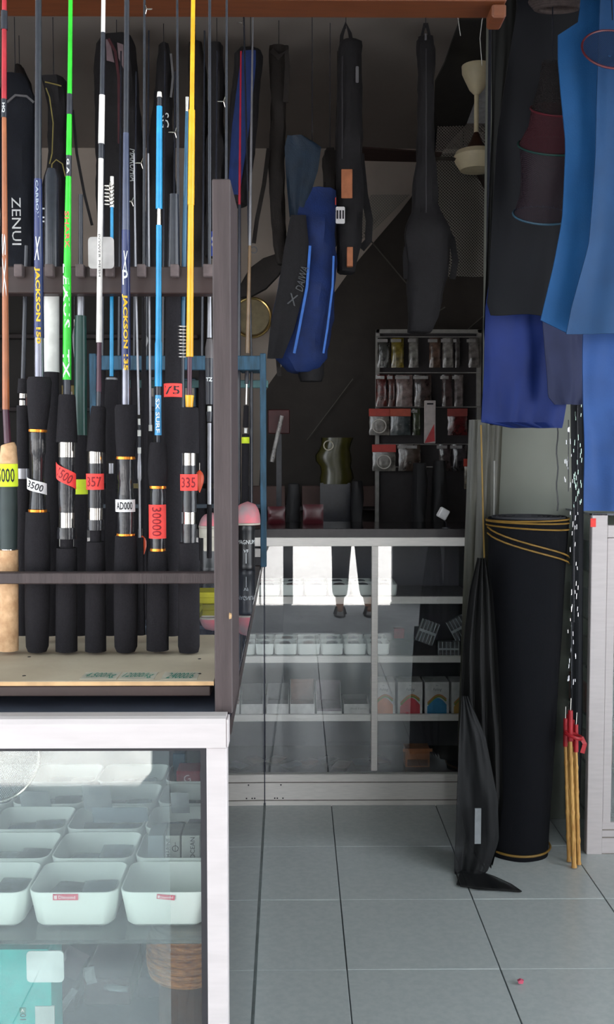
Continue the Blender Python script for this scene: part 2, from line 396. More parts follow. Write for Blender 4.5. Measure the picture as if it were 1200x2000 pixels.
for (r, c), (b, cx, cy) in sorted(bins.items(), key=lambda q: (q[0][0], -q[0][1])):
    if (r, c) == (0, 1): continue
    if (r, c) == (1, 1): continue
    for q in range(2):
        cc = cn[(r*2+c*3+q*5) % 4]; sd_ = ['left', 'right'][q]
        packet('tackle_packet', Vector((cx+(-.022 if q == 0 else .022)+random.uniform(-.003, .003), cy+random.uniform(-.004, .004), zi+.004*q)), .024, .041, .008, random.uniform(-.2, .2), random.uniform(-.12, .12), cols[cc],
               '%s tackle packet, %s half of %s bin from right, %s, near showcase' % (cc, sd_, ORD[1-c], rowname[r]), 'packet', 'packets in the near showcase bins')
# marine spool boxes in the second row
bx = bins[(1, 1)]
mb = mat('pale_grey_carton', '#a9aca8', .6); mb2 = M_('slate_carton', '#7f8990', .6)
for k, (pxa, pxb, mm, lb) in enumerate(((288, 321, mb2, 'slate grey line carton left of the lettered carton in second row bin'), (322, 353, mb, 'pale grey line carton with anchor mark lettered sideways in second row bin'), (354, 392, mb, 'pale grey line carton with curled marks, rightmost in second row bin'))):
    Yq = 1.452; a = P(pxa+1, 1680, Yq); c_ = P(pxb-1, 1632, Yq)
    o = G().cbox(a.x, c_.x, Yq, Yq+.05, SZ+.006, c_.z, .001).build('line_carton', mm); tag(o, lb, 'carton', 'line cartons in the second row bin')
    mid = (a+c_)/2
    if k == 1:
        text('MARINE', .0085, Vector((a.x+.005, Yq-.0006, mid.z)), o, ink, rot=PI/2, bold=.00015)
        G().torus(Vector((mid.x+.004, Yq-.0004, mid.z-.001)), .0045, .0005, Matrix.Rotation(PI/2, 3, 'X'), 16, 4).build('anchor_mark', ink, o)
        G().box(mid.x+.0037, mid.x+.0043, Yq-.0008, Yq, mid.z-.006, mid.z+.009).build('anchor_shank', ink, o)
    if k == 2:
        text('OCEAN', .010, Vector((mid.x+.003, Yq-.0006, mid.z)), o, ink, rot=PI/2)
# lying packets with round printed discs on the rows behind
wpk = M_('clear_white_packet', '#c3c8cc', .2, alpha=.8)
def card(name, px, py, Y, w, h, m, label, cat, tx=-1.15, rz=0, group=None):
    c = P(px, py, Y); return packet(name, c, W(w, Y)/2, W(h, Y)*.9, .004, rz, tx, m, label, cat, group)
for px, py, Y, w, h, m, lb, disc in (
        (70, 1568, 1.66, 60, 34, wpk, 'clear packet with a pale pink oval print at the left of the bins', 'pink'),
        (190, 1560, 1.64, 56, 40, wpk, 'clear packet with pink disc and yellow corner on the third row of bins', 'pinky'),
        (235, 1592, 1.58, 110, 22, M_('bluegrey_packet', '#8e9aa6', .3), 'blue grey packet with a yellow dot on the third row of bins', 'yellow'),
        (352, 1568, 1.60, 36, 30, wpk, 'clear packet with a dark red oval print at the right end of the bins', 'pink')):
    o, Mx = card('lure_packet', px, py, Y, w, h, m, lb, 'packet')
    if disc in ('pink', 'pinky'):
        g = G(); R = W(16, Y); g.loft([[Mx @ Vector((R*math.cos(a)*1.1, R*math.sin(a), z)) for a in [k*2*PI/20 for k in range(20)]] for z in (.0042, .0052)])
        g.build('printed_disc', M_('faded_pink_print', '#cf9a9c', .5), o)
        if disc == 'pinky': G().box(-W(26, Y), -W(2, Y), -W(24, Y), -W(10, Y), .003, .0052, Mx).build('yellow_corner', M_('yellow_card', '#e7d24a', .5), o)
    else:
        g = G(); R = W(10, Y); g.loft([[Mx @ Vector((.02+R*math.cos(a), R*math.sin(a), z)) for a in [k*2*PI/20 for k in range(20)]] for z in (.004, .0052)]); g.build('yellow_dot', M_('yellow_card', '#e7d24a', .5), o)
        G().box(.034, .045, -.006, .006, .003, .0052, Mx).build('white_label', whitetag, o)
# red and blue packs at the back right
def cuboid(name, pa, pb, Y, dep, m, label, cat, bev=.0015, group=None, zb0=None):
    a = P(*pa, Y); b = P(*pb, Y); z0 = min(a.z, b.z) if zb0 is None else zb0
    o = G().cbox(min(a.x, b.x), max(a.x, b.x), Y, Y+dep, z0, max(a.z, b.z), bev).build(name, m); return tag(o, label, cat, group)
o = cuboid('red_carton', (345, 1540), (391, 1506), 1.79, .05, M_('dull_red_carton', '#a3364a', .5), 'small dull red carton in the back right bin of the near showcase', 'carton', zb0=SZ+.006)
text('G', .020, P(366, 1522, 1.789), o, pinkl, rot=.3)
o = cuboid('blue_carton', (338, 1508), (362, 1472), 1.87, .03, M_('petrol_blue_carton', '#2c5d78', .5), 'petrol blue carton standing behind the small red carton', 'carton', zb0=SZ+.006)
# chrome rimmed reel wheel, top left
t2c = P(-8, 1478, 1.50)
t2 = thing('landing_net_hoop', P(10, 1560, 1.50), 'round wire hoop with chrome rim and dark mesh lying over the left bins', 'net')
Mh = Matrix.Rotation(1.22, 3, 'X')
G().torus(t2c, W(86, 1.5), .0028, Mh, 48, 8).build('rim', chrome, t2, smooth=True)
g = G(); g.loft([[t2c+Mh @ Vector((W(84, 1.5)*k*math.cos(a), W(84, 1.5)*k*math.sin(a), -.02*(1-k))) for a in [q*2*PI/32 for q in range(32)]] for k in (.05, .4, .75, 1)], caps=False)
g.build('net_bowl', net('dark_hoop_mesh', '#3c4148', .6, 120), t2, smooth=True)
for k in range(12):
    a = k*PI/6; G().tube([t2c, t2c+Mh @ Vector((W(84, 1.5)*math.cos(a), W(84, 1.5)*math.sin(a), 0))], .0006, 4).build('spoke', chrome, t2)
G().lathe(t2c, [(.012, -.01), (.014, 0), (.010, .01)], 16, Mh).build('hub', chrome, t2, smooth=True)
# --- lower compartment
tq = M_('turquoise_card', '#27b5b0', .45); wcard = M_('white_card', '#e6eaea', .5)
Yt = 1.30; zsh = .44
a = P(-60, 1855, Yt); b = P(99, 1855, Yt)
t3 = thing('turquoise_carton', Vector(((a.x+b.x)/2, Yt+.03, zsh)), 'turquoise carton with rounded white window panel and small price label at bottom left', 'carton')
def rpoly(xa, xb, za, zb_, r, n=4):
    c = rrect((xa+xb)/2, 0, (xb-xa)/2, (zb_-za)/2, 0, r, n); return [(v.x, v.y+(za+zb_)/2) for v in c]
G().prism(rpoly(a.x, b.x, zsh, a.z, .006), Yt, Yt+.06).build('carton_body', tq, t3)
G().prism(rpoly(P(20, 0, Yt).x, P(97, 0, Yt).x, P(0, 1918, Yt).z, P(0, 1857, Yt).z, .006), Yt-.0015, Yt+.001).build('white_panel', wcard, t3)
G().box(P(36, 0, Yt).x, P(76, 0, Yt).x, Yt-.0012, Yt+.001, P(0, 2040, Yt).z, P(0, 1965, Yt).z).build('price_label', M_('grey_label', '#c7cdcb', .6), t3)
a_ = P(44, 1974, Yt-.0018); G().box(a_.x-.004, a_.x+.004, a_.y, a_.y+.001, a_.z-.004, a_.z+.004).build('label_square', gink, t3)
text('A 10', .012, P(46, 1995, Yt-.002), t3, ink, rot=PI/2)
text('A', .007, P(44, 1974, Yt-.0022), t3, wprint)
# wicker basket
wick = mat('woven_rattan', '#b9783f', .6, 0, .3, 60, .8, 90, stretch=(1, 1, 6), col2='#7c4a26')
bc = P(358, 1880, 1.40); rb = .06
t4 = thing('rattan_basket', Vector((bc.x, 1.48, zsh)), 'round brown rattan basket under the bins, right side of the near showcase', 'basket')
zt_, zb2 = P(372, 1822, 1.41).z, P(372, 1940, 1.40).z
for k in range(9):
    z = zb2+(zt_-zb2)*k/8; rr_ = rb*(.86+.16*math.sin(PI*min(1, .25+k/9)))
    G().torus(Vector((bc.x, 1.48, z)), rr_, .0062 if k < 8 else .008, None, 40, 8).build('rattan_coil', wick, t4, smooth=True)
G().lathe((bc.x, 1.48, zsh), [(rb*.5, 0), (rb*.8, .001), (rb*.8, (zb2-zsh))], 24).build('basket_base', mat('dark_basket_base', '#52301f', .8), t4)
# loose flat packs in the dark compartment
for px, py, rz, w_, h_, m, lb in ((140, 1880, .5, 46, 60, M_('mauve_film_pack', '#6b5c66', .25), 'mauve film pack leaning in the dark lower compartment'), (175, 1905, -.2, 22, 34, M_('white_plastic_bag', '#a9adb0', .3), 'small whitish bag in the dark lower compartment'),
                                  (130, 1955, .6, 14, 60, packsil, 'narrow silvery pack beside the turquoise carton'), (226, 1930, .1, 44, 12, packsil, 'thin pale strip lying in the middle of the lower compartment')):
    Y = 1.42; c = P(px, py, Y); Mx = Matrix.Translation(c) @ Matrix.Rotation(rz, 4, 'Y')
    R = []; g = G()
    for k in range(9):
        u = -1+k/4; th = .006*max(.15, 1-abs(u)**3)
        R.append([Mx @ Vector((W(w_, Y)/2*(s_+.15*u*u), t_*th, W(h_, Y)/2*u)) for s_, t_ in ((-1, 0), (-.6, -1), (.6, -.8), (1, 0), (.6, 1), (-.6, .8))])
    g.loft(R); c0 = g.build('film_pack', m, smooth=True); tag(c0, lb, 'packet')
for k in range(5):
    cx = -.52+.085*k; h_ = random.uniform(.03, .05)
    o = G().cbox(cx, cx+.075, 1.5+.02*k, 1.62+.02*k, zsh, zsh+h_, .002, None).build('reel_carton', M_('dark_reel_carton_%d' % (k % 3), ['#4a3f4b', '#35373f', '#5c4a4b'][k % 3], .5))
    tag(o, 'dark reel carton, %s from the left at the back of the lower compartment' % ORD[k], 'carton', 'reel cartons in the lower compartment')

# ================================================================ ROD RACK
rk = thing('rod_rack', Vector((-.35, 1.5, ztop)), 'dark brown wooden rod rack standing on the near showcase', 'rack')
Yp = 1.285
pa = P(420, 1398, Yp); pb = P(450, 350, Yp)
G().cbox(pa.x, pb.x, Yp, Yp+.145, ztop, P(435, 349, Yp).z, .0015).build('side_panel', brownwood, rk)
o = G().lathe(P(448, 1203, Yp+.0), [(.0045, 0), (.0035, .003), (0.0005, .0035)], 12, Matrix.Rotation(-PI/2, 3, 'Y')@Matrix.Rotation(PI, 3, 'Y')).build('screw_plug', edgewood, rk)
Yc = 1.45
xr = P(424, 1130, Yc).x
G().cbox(-1.2, xr, Yc, Yc+.022, P(0, 1141, Yc).z, P(0, 1119, Yc).z, .0015).build('lower_crossbar', brownwood, rk)
for fx in (-1.1, -.6, -.17): G().cbox(fx-.02, fx+.02, 1.45, 1.60, ztop, P(0, 1332, 1.315).z-.018, .002).build('foot_block', brownwood2, rk)
G().cbox(-1.2, P(424, 1400, 1.42).x, 1.315, 1.66, P(0, 1332, 1.315).z-.02, P(0, 1332, 1.315).z-.006, .001).build('base_plinth', brownwood2, rk)
zbt = P(0, 1331, 1.315).z
bo = G().cbox(-1.2, P(418, 1330, 1.315).x, 1.315, 1.66, zbt-.006, zbt, .0008).build('base_board', board, rk)
G().box(-1.2, P(418, 1330, 1.315).x, 1.3142, 1.315, zbt-.006, zbt-.0005).build('board_edge', edgewood, rk)
for px, py in ((57, 1283), (47, 1320), (390, 1287), (390, 1316)):
    # point on the board plane
    v = P(px, py, 1.3); d = v-Vector((0, 0, CAMZ)); tt = (zbt-CAMZ)/d.z; q = Vector((0, 0, CAMZ))+d*tt
    G().lathe(q, [(.0028, 0), (.0022, .0006), (.0002, .0007)], 10).build('nail_head', ink, rk)
FL = Matrix.Rotation(-PI/2+.0, 3, 'X')
for s, px in (('4.500/kg', 197), ('12000/kg', 270), ('24000/6', 353)):
    v = P(px, 1320, 1.3); d = v-Vector((0, 0, CAMZ)); tt = (zbt-CAMZ)/d.z; q = Vector((0, 0, CAMZ))+d*tt
    Ms = Matrix(((1, 0, 0), (0, 0, 1), (0, -1, 0)))
    text(s, .014, q+Vector((0, 0, .0006)), rk, gink, M=Ms, shear=.4, fit=(.043 if px < 300 else .038, .034))
    G().box(q.x-.025, q.x+.025, q.y-.022, q.y+.022, q.z-.0001, q.z+.0003).build('tape_strip', M_('clear_tape', '#d6cfbf', .3), rk)
# upper crossbar with notch fingers
Yu = 1.555
G().cbox(-1.2, P(424, 0, Yu).x, Yu, Yu+.03, P(0, 573, Yu).z, P(0, 520, Yu).z, .0015).build('upper_crossbar', brownwood2, rk)
for px in (-20, 36, 96, 156, 184, 214, 276, 341, 408):
    w_ = 16 if px != 408 else 22
    a = P(px-w_/2, 540, Yu-.012); b = P(px+w_/2, 516, Yu-.012)
    G().cbox(a.x, b.x, Yu-.014, Yu+.0, a.z, b.z, .001).build('notch_finger', mat('worn_brown_wood', '#6d5f60', .7, 0, .2, 60), rk)

# ---------------------------------------------------------------- rods
def rod(label, Y, pts, segs, group='fishing rods standing in the rack', name='fishing_rod', tags=(), guides=(), texts=(), foot=None):
    """pts: centre line (x,y) in the rack's plane at depth Y; segs: (part, material, [(y,width)...])"""
    pts = sorted(pts, key=lambda p: p[1])
    def cx(y):
        for (xa, ya), (xb, yb) in zip(pts, pts[1:]):
            if y <= yb: return xa+(xb-xa)*(y-ya)/(yb-ya)
        return pts[-1][0]
    yb = max(q[0] for s in segs for q in s[2]); base = P(cx(yb), yb, Y)
    r = thing(name, base, label, 'fishing rod', group)
    for nm, m, prof in segs:
        prof = sorted(prof); g = G()
        ring = [(prof[0][0]+.3, prof[0][1]*.8)]+prof+[(prof[-1][0], prof[-1][1]*.85)] if prof[0][1] > 14 else prof
        g.tube([P(cx(y), y, Y) for y, w_ in ring], [max(.0006, W(w_, Y)/2) for y, w_ in ring], 16 if prof[0][1] > 14 else 12); g.build(nm, m, r, smooth=True)
    for (y0, y1, wd, m, s, im, kw) in tags:
        R = W(wd, Y)/2+.0012; sl = kw.get('slant', 0); ang = kw.get('ang', 1.25); off = kw.get('off', 0); n = 10; R2 = R+.0006
        rings = []
        for k in range(n+1):
            a = -ang+2*ang*k/n+off; zz = sl*(k/n-.5); c0 = P(cx((y0+y1)/2), (y0+y1)/2, Y); h = W(y1-y0, Y)/2
            rings.append([c0+Vector((q*math.sin(a), -q*math.cos(a), z+zz)) for q, z in ((R, -h), (R, h), (R2, h), (R2, -h))])
        tg = G().loft(rings).build('price_tag', m, r, smooth=True)
        if s:
            c0 = P(cx((y0+y1)/2), (y0+y1)/2, Y)
            text(s, kw.get('size', h*1.5), c0, tg, im, rot=kw.get('rot', 0)+(0 if not sl else math.atan(sl/(2*R*math.sin(ang)))), wrap=R2+.0004, bold=.00025, fit=((h*1.7, R*1.15) if kw.get('rot') else (R*1.75, h*1.25)), name='handwriting')
    for (s, yc, wd, size, im, kw) in texts:
        text(s, W(size, Y), P(cx(yc), yc, Y), r, im, rot=kw.get('rot', -PI/2), wrap=W(wd, Y)/2+.0004, bold=kw.get('bold', .0002), shear=kw.get('shear', 0), sx=kw.get('sx', 1), sy=kw.get('sy', 1), space=kw.get('space', 1), fit=(W(kw['L'], Y), W(kw['H'], Y)) if 'L' in kw else None)
    for (y, side, rad) in guides:
        c0 = P(cx(y), y, Y); rr_ = W(rad, Y); ce = c0+Vector((side*(rr_+W(5, Y)), -.004, 0))
        gd = G().torus(ce, rr_, .0008, Matrix.Rotation(.35, 3, 'X'), 20, 6).build('line_guide', chrome, r, smooth=True)
        for dy in (-1, 1): G().tube([ce-Vector((side*rr_, 0, 0)), c0+Vector((side*.002, -.002, dy*rr_*1.6))], .0006, 5).build('guide_foot', chrome, r)
    return r
Y1 = 1.50
def sandwich(top, ww, rings, bot=1270, seatw=None, gripm=None):
    """grips: fore grip, chrome hoods, seat tube, rear grip"""
    pass
# 1 cork handled rod
rod('copper brown rod with cork handle and lime price tag, leftmost in the rack', Y1, [(9, -300), (8, 200), (12, 860), (17, 870), (17, 1275)], [
    ('blank', red, [(-260, 8), (22, 9)]), ('joint_wrap', carbon, [(22, 13), (58, 13)]), ('blank', red, [(58, 9), (194, 10)]), ('joint_wrap', carbon, [(194, 11), (230, 11)]),
    ('blank', copper, [(230, 9), (800, 14)]), ('thread_wrap', purple, [(800, 13), (866, 14)]), ('fore_grip', cork, [(867, 26), (872, 30), (905, 35), (948, 37)]),
    ('reel_seat', mat('green_black_seat', '#2b3838', .6), [(948, 32), (1000, 34), (1072, 32)]), ('locking_ring', chrome, [(1066, 28), (1074, 28)]), ('rear_grip', cork, [(1074, 37), (1116, 38), (1270, 38)])],
    tags=[(906, 950, 37, limetag, '5000', ink, dict(size=.026, sx=.9))], texts=[('SX', 520, 13, 22, wprint, dict(L=120, H=7)), ('HQ', 212, 11, 12, wprint, dict(L=18, H=6))])
# 2
rod('navy rod lettered in yellow with orange ringed black grip and white 3500 tag', Y1, [(76, -300), (74, 300), (76, 600), (77, 745), (74, 850), (73, 1275)], [
    ('blank', carbon, [(-260, 11), (350, 14)]), ('blank', navy, [(350, 15), (660, 20)]), ('blank_butt', M_('satin_grey_blank', '#8c8c98', .22, metal=.7), [(660, 18), (738, 19)]),
    ('fore_grip', eva, [(737, 42), (745, 48), (790, 44), (838, 34)]), ('winding_check', gold, [(839, 36), (844, 36)]), ('reel_seat', seatplastic, [(845, 31), (884, 31), (889, 26), (930, 24), (965, 28), (994, 33)]),
    ('winding_check', gold, [(995, 36), (1000, 36)]), ('rear_grip', eva, [(1000, 46), (1060, 50), (1200, 48), (1262, 44), (1272, 36)])],
    tags=[(938, 960, 36, whitetag, '3500', ink, dict(size=.016, slant=-.010))],
    texts=[('JACKSON 150', 598, 20, 20, yprint, dict(bold=.0006, L=146, H=11)), ('X', 487, 20, 34, wprint, dict(rot=0, L=12, H=44, shear=.3)), ('CARBON', 390, 15, 12, M_('silver_print', '#a9b4c4', .4), dict(L=70, H=5))])
# 3 green
rod('bright green rod with large white lettering and slanted red price tag', Y1, [(141, -300), (136, 200), (131, 560), (131, 770), (130, 1275)], [
    ('blank', green, [(-260, 7), (0, 8), (184, 9)]), ('joint_wrap', carbon, [(184, 11), (224, 12)]), ('blank', green, [(224, 10), (304, 11)]), ('joint_wrap', carbon, [(304, 11), (345, 11)]), ('blank', green, [(345, 11), (520, 15), (742, 17)]),
    ('blank_butt', carbon, [(742, 15), (772, 15)]), ('fore_grip', eva, [(771, 30), (776, 33), (864, 42)]), ('hood', chrome, [(864, 32), (893, 32)]), ('reel_seat', seatplastic, [(893, 30), (960, 34), (1001, 30)]),
    ('hood', chrome, [(1001, 30), (1030, 30)]), ('locking_ring', seatplastic, [(1030, 38), (1052, 38)]), ('seat_thread', eva, [(1052, 26), (1070, 26)]), ('rear_grip', eva, [(1070, 40), (1120, 42), (1271, 43)])],
    tags=[(914, 944, 36, redtag, '1500', redink, dict(size=.020, slant=-.018))],
    texts=[('LEXUS', 579, 15, 24, wprint, dict(bold=.0004, L=122, H=13, space=1.15)), ('TX', 711, 17, 26, wprint, dict(L=54, H=14, bold=.0004)), ('SHARK', 450, 14, 14, M_('orange_print', '#e86a50', .4), dict(L=70, H=9)), ('G A', 326, 11, 11, wprint, dict(L=28, H=5))])
# 4 white
rod('white rod with black joints, thin purple butt and red 35 price tag', Y1, [(206, -300), (201, 100), (196, 400), (193, 795), (187, 850), (187, 1275)], [
    ('blank', white, [(-260, 7), (64, 8)]), ('joint_wrap', carbon, [(64, 9), (186, 10)]), ('blank', white, [(186, 11), (281, 12)]), ('joint_wrap', carbon, [(281, 11), (310, 11)]), ('blank', white, [(310, 10), (550, 11), (669, 12)]),
    ('blank_butt', purple, [(669, 9), (765, 10)]), ('thread_wrap', carbon, [(765, 10), (796, 11)]), ('fore_grip', eva, [(794, 26), (800, 30), (882, 36)]), ('hood', chrome, [(882, 28), (905, 29)]),
    ('reel_seat', seatplastic, [(905, 30), (992, 30)]), ('hood', chrome, [(992, 28), (1015, 27)]), ('locking_ring', seatplastic, [(1015, 33), (1035, 33)]), ('seat_thread', eva, [(1035, 22), (1058, 22)]), ('rear_grip', eva, [(1058, 36), (1130, 40), (1271, 42)])],
    tags=[(925, 956, 32, redtag, '357', redink, dict(size=.024))], texts=[('POWER MESH', 500, 11, 8, ink, dict(bold=0, L=80, H=4))])
# 5 navy 2
rod('navy rod lettered in yellow with orange rings and white AD000 tag', Y1, [(250, -300), (246, 300), (246, 800), (246, 1275)], [
    ('blank', carbon, [(-260, 9), (260, 11)]), ('blank', M_('grey_blue_lacquer', '#4a5068', .15), [(260, 11), (450, 15)]), ('blank', navy, [(450, 16), (720, 18)]), ('blank_butt', M_('satin_grey_blank', '#8c8c98', .22, metal=.7), [(720, 15), (793, 16)]),
    ('fore_grip', eva, [(791, 38), (798, 44), (850, 42), (892, 36)]), ('winding_check', gold, [(892, 38), (897, 38)]), ('reel_seat', seatplastic, [(897, 32), (935, 32), (940, 28), (980, 34), (1042, 32)]),
    ('winding_check', gold, [(1042, 37), (1046, 37)]), ('rear_grip', eva, [(1046, 42), (1110, 47), (1200, 48), (1262, 45), (1272, 36)])],
    tags=[(975, 999, 36, whitetag, 'AD000', ink, dict(size=.016))],
    texts=[('JACKSON 135', 650, 18, 20, yprint, dict(bold=.0006, L=146, H=11)), ('X', 512, 17, 38, wprint, dict(rot=0, L=11, H=40, shear=.3)), ('P', 543, 17, 20, wprint, dict(rot=0, L=11, H=28))])
# 6 blue
rod('cyan blue rod with white tip cap and long upright red 30000 tag', Y1, [(312, 100), (309, 860), (308, 1275)], [
    ('tip_cap', white, [(180, 8), (190, 10)]), ('tip_wrap', carbon, [(190, 9), (208, 9)]), ('blank', blue, [(208, 11), (408, 13)]), ('ferrule', chrome, [(408, 7), (440, 8)]), ('blank', blue, [(440, 11), (560, 11), (666, 12), (672, 14), (755, 14)]),
    ('thread_wrap', carbon, [(755, 11), (772, 11)]), ('blank_butt', M_('pale_blue_lacquer', '#4aa0d8', .3), [(772, 12), (850, 14)]), ('thread_wrap', carbon, [(850, 9), (866, 9)]),
    ('fore_grip', eva, [(864, 30), (870, 34), (920, 40), (949, 34)]), ('winding_check', gold, [(949, 33), (954, 33)]), ('reel_seat', seatplastic, [(954, 27), (962, 30), (1000, 30), (1071, 28)]), ('winding_check', gold, [(1071, 31), (1076, 31)]),
    ('rear_grip', eva, [(1076, 36), (1120, 43), (1269, 44)])],
    tags=[(985, 1051, 31, redtag, '30000', redink, dict(size=.022, rot=-PI/2, sx=.92))], texts=[('SX SURF', 812, 14, 14, wprint, dict(L=66, H=8))])
# 7 yellow
rod('amber yellow rod with purple butt, chrome hoods and red 335 tag', Y1, [(381, -300), (374, 300), (370, 797), (369, 1275)], [
    ('blank', yellow, [(-260, 8), (0, 8), (215, 9)]), ('blank', yellow, [(215, 12), (400, 13)]), ('blank', yellow, [(400, 11), (697, 14)]), ('blank_butt', purple, [(697, 9), (772, 9)]), ('butt_collar', yellow, [(772, 17), (797, 14)]),
    ('fore_grip', eva, [(796, 32), (802, 36), (885, 38)]), ('hood', chrome, [(885, 26), (909, 26)]), ('reel_seat', seatplastic, [(909, 27), (1000, 30)]), ('hood', chrome, [(1000, 24), (1023, 24)]),
    ('locking_ring', seatplastic, [(1023, 30), (1060, 28)]), ('rear_grip', eva, [(1060, 38), (1130, 42), (1262, 43), (1273, 38)])],
    tags=[(926, 958, 31, redtag, '335', redink, dict(size=.024))])
Y2 = 1.595
silver = mat('grey_steel', '#9d9da3', .3, .6)
white2 = M_('satin_white_tube', '#dcdcd8', .45)
BK = 1240
rod('black rod with two small chrome bands behind the cork handled rod', Y2, [(52, 480), (44, 780), (46, BK)], [('blank', carbon, [(480, 8), (740, 9)]), ('grip', eva, [(740, 18), (768, 20)]), ('chrome_band', chrome, [(769, 13), (778, 13)]), ('spacer', eva, [(778, 12), (782, 12)]), ('chrome_band', chrome, [(782, 13), (792, 13)]), ('rear_grip', eva, [(792, 22), (BK, 26)]), ('hood', silver, [(915, 27), (935, 27)])])
rod('black topped rod with smooth white tube section behind the green rod', Y2, [(101, 120), (101, BK)], [('blank', carbon, [(330, 16), (345, 26), (500, 28), (560, 30)]), ('white_tube', white2, [(564, 29), (727, 30)]), ('rear_grip', eva, [(727, 28), (BK, 30)])])
rod('dark green rod with glossy grey collar behind the white rod', Y2, [(158, 380), (157, BK)], [('blank', carbon, [(380, 8), (545, 9)]), ('collar', silver, [(545, 13), (617, 14)]), ('green_tube', teal, [(617, 22), (700, 24), (850, 26)]), ('rear_grip', eva, [(850, 24), (BK, 28)]), ], tags=[(936, 965, 24, limetag, '', ink, dict(ang=1.2, off=.4))])
rod('cyan rod with short black grip between white rod and navy rod', Y2, [(219, 300), (218, 740), (216, BK)], [('blank', white, [(345, 7), (405, 8)]), ('blank', blue, [(405, 6), (735, 8)]), ('winding_check', silver, [(738, 22), (742, 24)]), ('grip', eva, [(742, 24), (790, 28), (900, 18)]), ('hood', silver, [(905, 10), (925, 10)]), ('rear_grip', eva, [(925, 20), (BK, 26)])], guides=[(365, -1, 6), (385, -1, 5)])
rod('thin rod with three white bands right of the AD000 rod', Y2, [(262, 300), (266, 560), (272, 830), (275, BK)], [('blank', silver, [(300, 3), (560, 4), (810, 5)]), ('white_band', white2, [(818, 5), (830, 5)]), ('joint', carbon, [(830, 5), (840, 5)]), ('white_band', white2, [(840, 7), (852, 7)]), ('joint', carbon, [(852, 6), (874, 6)]), ('white_band', white2, [(874, 7), (886, 7)]), ('butt', silver, [(886, 6), (912, 9), (934, 9), (940, 5), (1050, 5)]), ('rear_grip', eva, [(1050, 14), (BK, 18)])], guides=[(395, -1, 5)])
rod('slim grey rod with dangling white ticket left of the blue rod', Y2, [(290, 300), (294, 830), (296, BK)], [('blank', silver, [(300, 3), (830, 5)]), ('white_band', white2, [(830, 7), (842, 7)]), ('rear_grip', eva, [(842, 10), (900, 16), (BK, 20)])])
rod('thick black tubular rod with red 75 price tag', Y2, [(340, 380), (337, BK)], [('blank', carbon, [(380, 18), (560, 26)]), ('thick_tube', eva, [(560, 30), (820, 34), (BK, 34)])], tags=[(750, 776, 33, redtag, '75', ink, dict(size=.024))])
rod('steel blue rod with chrome tip left of the yellow rod', Y2, [(366, 180), (356, 700), (352, BK)], [('tip_cap', chrome, [(190, 7), (218, 5)]), ('blank', M_('steel_blue_lacquer', '#2a5a78', .3), [(218, 6), (380, 8), (640, 9)]), ('butt', carbon, [(640, 8), (BK, 12)]), ('chrome_band', chrome, [(927, 7), (950, 5)])])
rod('grey rod with bulging handle just left of the rack side panel', Y2+.02, [(410, -300), (409, BK)], [('blank', carbon, [(-250, 5), (520, 7)]), ('blank', silver, [(574, 7), (660, 10)]), ('bulge', M_('grey_grip', '#5a5456', .5), [(662, 11), (680, 17), (700, 16)]), ('seat', carbon, [(700, 17), (790, 15)]), ('white_band', white2, [(793, 8), (804, 8)]), ('butt', carbon, [(804, 12), (824, 9)]), ('butt', silver, [(826, 8), (985, 8)]), ('rear_grip', eva, [(985, 10), (1090, 10)])], texts=[('TZ', 742, 17, 10, wprint, dict(rot=0))])
for k, (xa, xb, yb_, lb) in enumerate(((444, 440, 330, 'thin black rod tip crossing the top of the rack post'), (345, 352, 520, 'thin dark rod tip between the blue and yellow rods'), (283, 280, 520, 'thin dark rod tip right of the second navy rod'))):
    rod(lb, 1.66, [(xa, -300), (xb, yb_+720)], [('blank', carbon, [(-250, 4), (yb_, 6)]), ('butt', eva, [(yb_, 8), (BK-30, 12)])] if k else [('blank', carbon, [(-250, 4), (yb_+700, 7)])], guides=[(-60+40*k, 1, 5), (200+60*k, -1, 6)])
# white rounded ticket hanging on the white rod
Yk = 1.515
tk = thing('hang_ticket', P(196, 522, Yk+.004), 'rounded blank white ticket hanging behind the white rod', 'ticket')
a, b = P(171, 523, Yk), P(221, 461, Yk)
G().prism(rpoly(a.x, b.x, a.z, b.z, .006), Yk+.006, Yk+.0072).build('card', M_('satin_white_card', '#cfcaca', .5), tk)
G().torus(P(196, 466, Yk+.002), .0035, .0005, Matrix.Rotation(PI/2, 3, 'X'), 16, 5).build('ring', silver, tk)
# wire spring coils (lure retriever) beside the yellow rod
sp = thing('spring_coil', P(365, 702, 1.55), 'bright wire spring coil hanging beside the yellow rod', 'coil')
pts = []
for k in range(10*12): a = k*2*PI/12; pts.append(P(362, 634+k*.55, 1.55)+Vector((W(13, 1.55)*math.cos(a), .010*math.sin(a), 0)))
G().tube(pts, .0009, 5).build('wire', chrome, sp, smooth=True)
sp2 = thing('spring_coil', P(213, 402, 1.55), 'bright wire coil hanging beside the cyan rod', 'coil')
pts = []
for k in range(6*12): a = k*2*PI/12; pts.append(P(213, 360+k*.6, 1.55)+Vector((W(9, 1.55)*math.cos(a), .008*math.sin(a), 0)))
G().tube(pts, .0008, 5).build('wire', chrome, sp2, smooth=True)
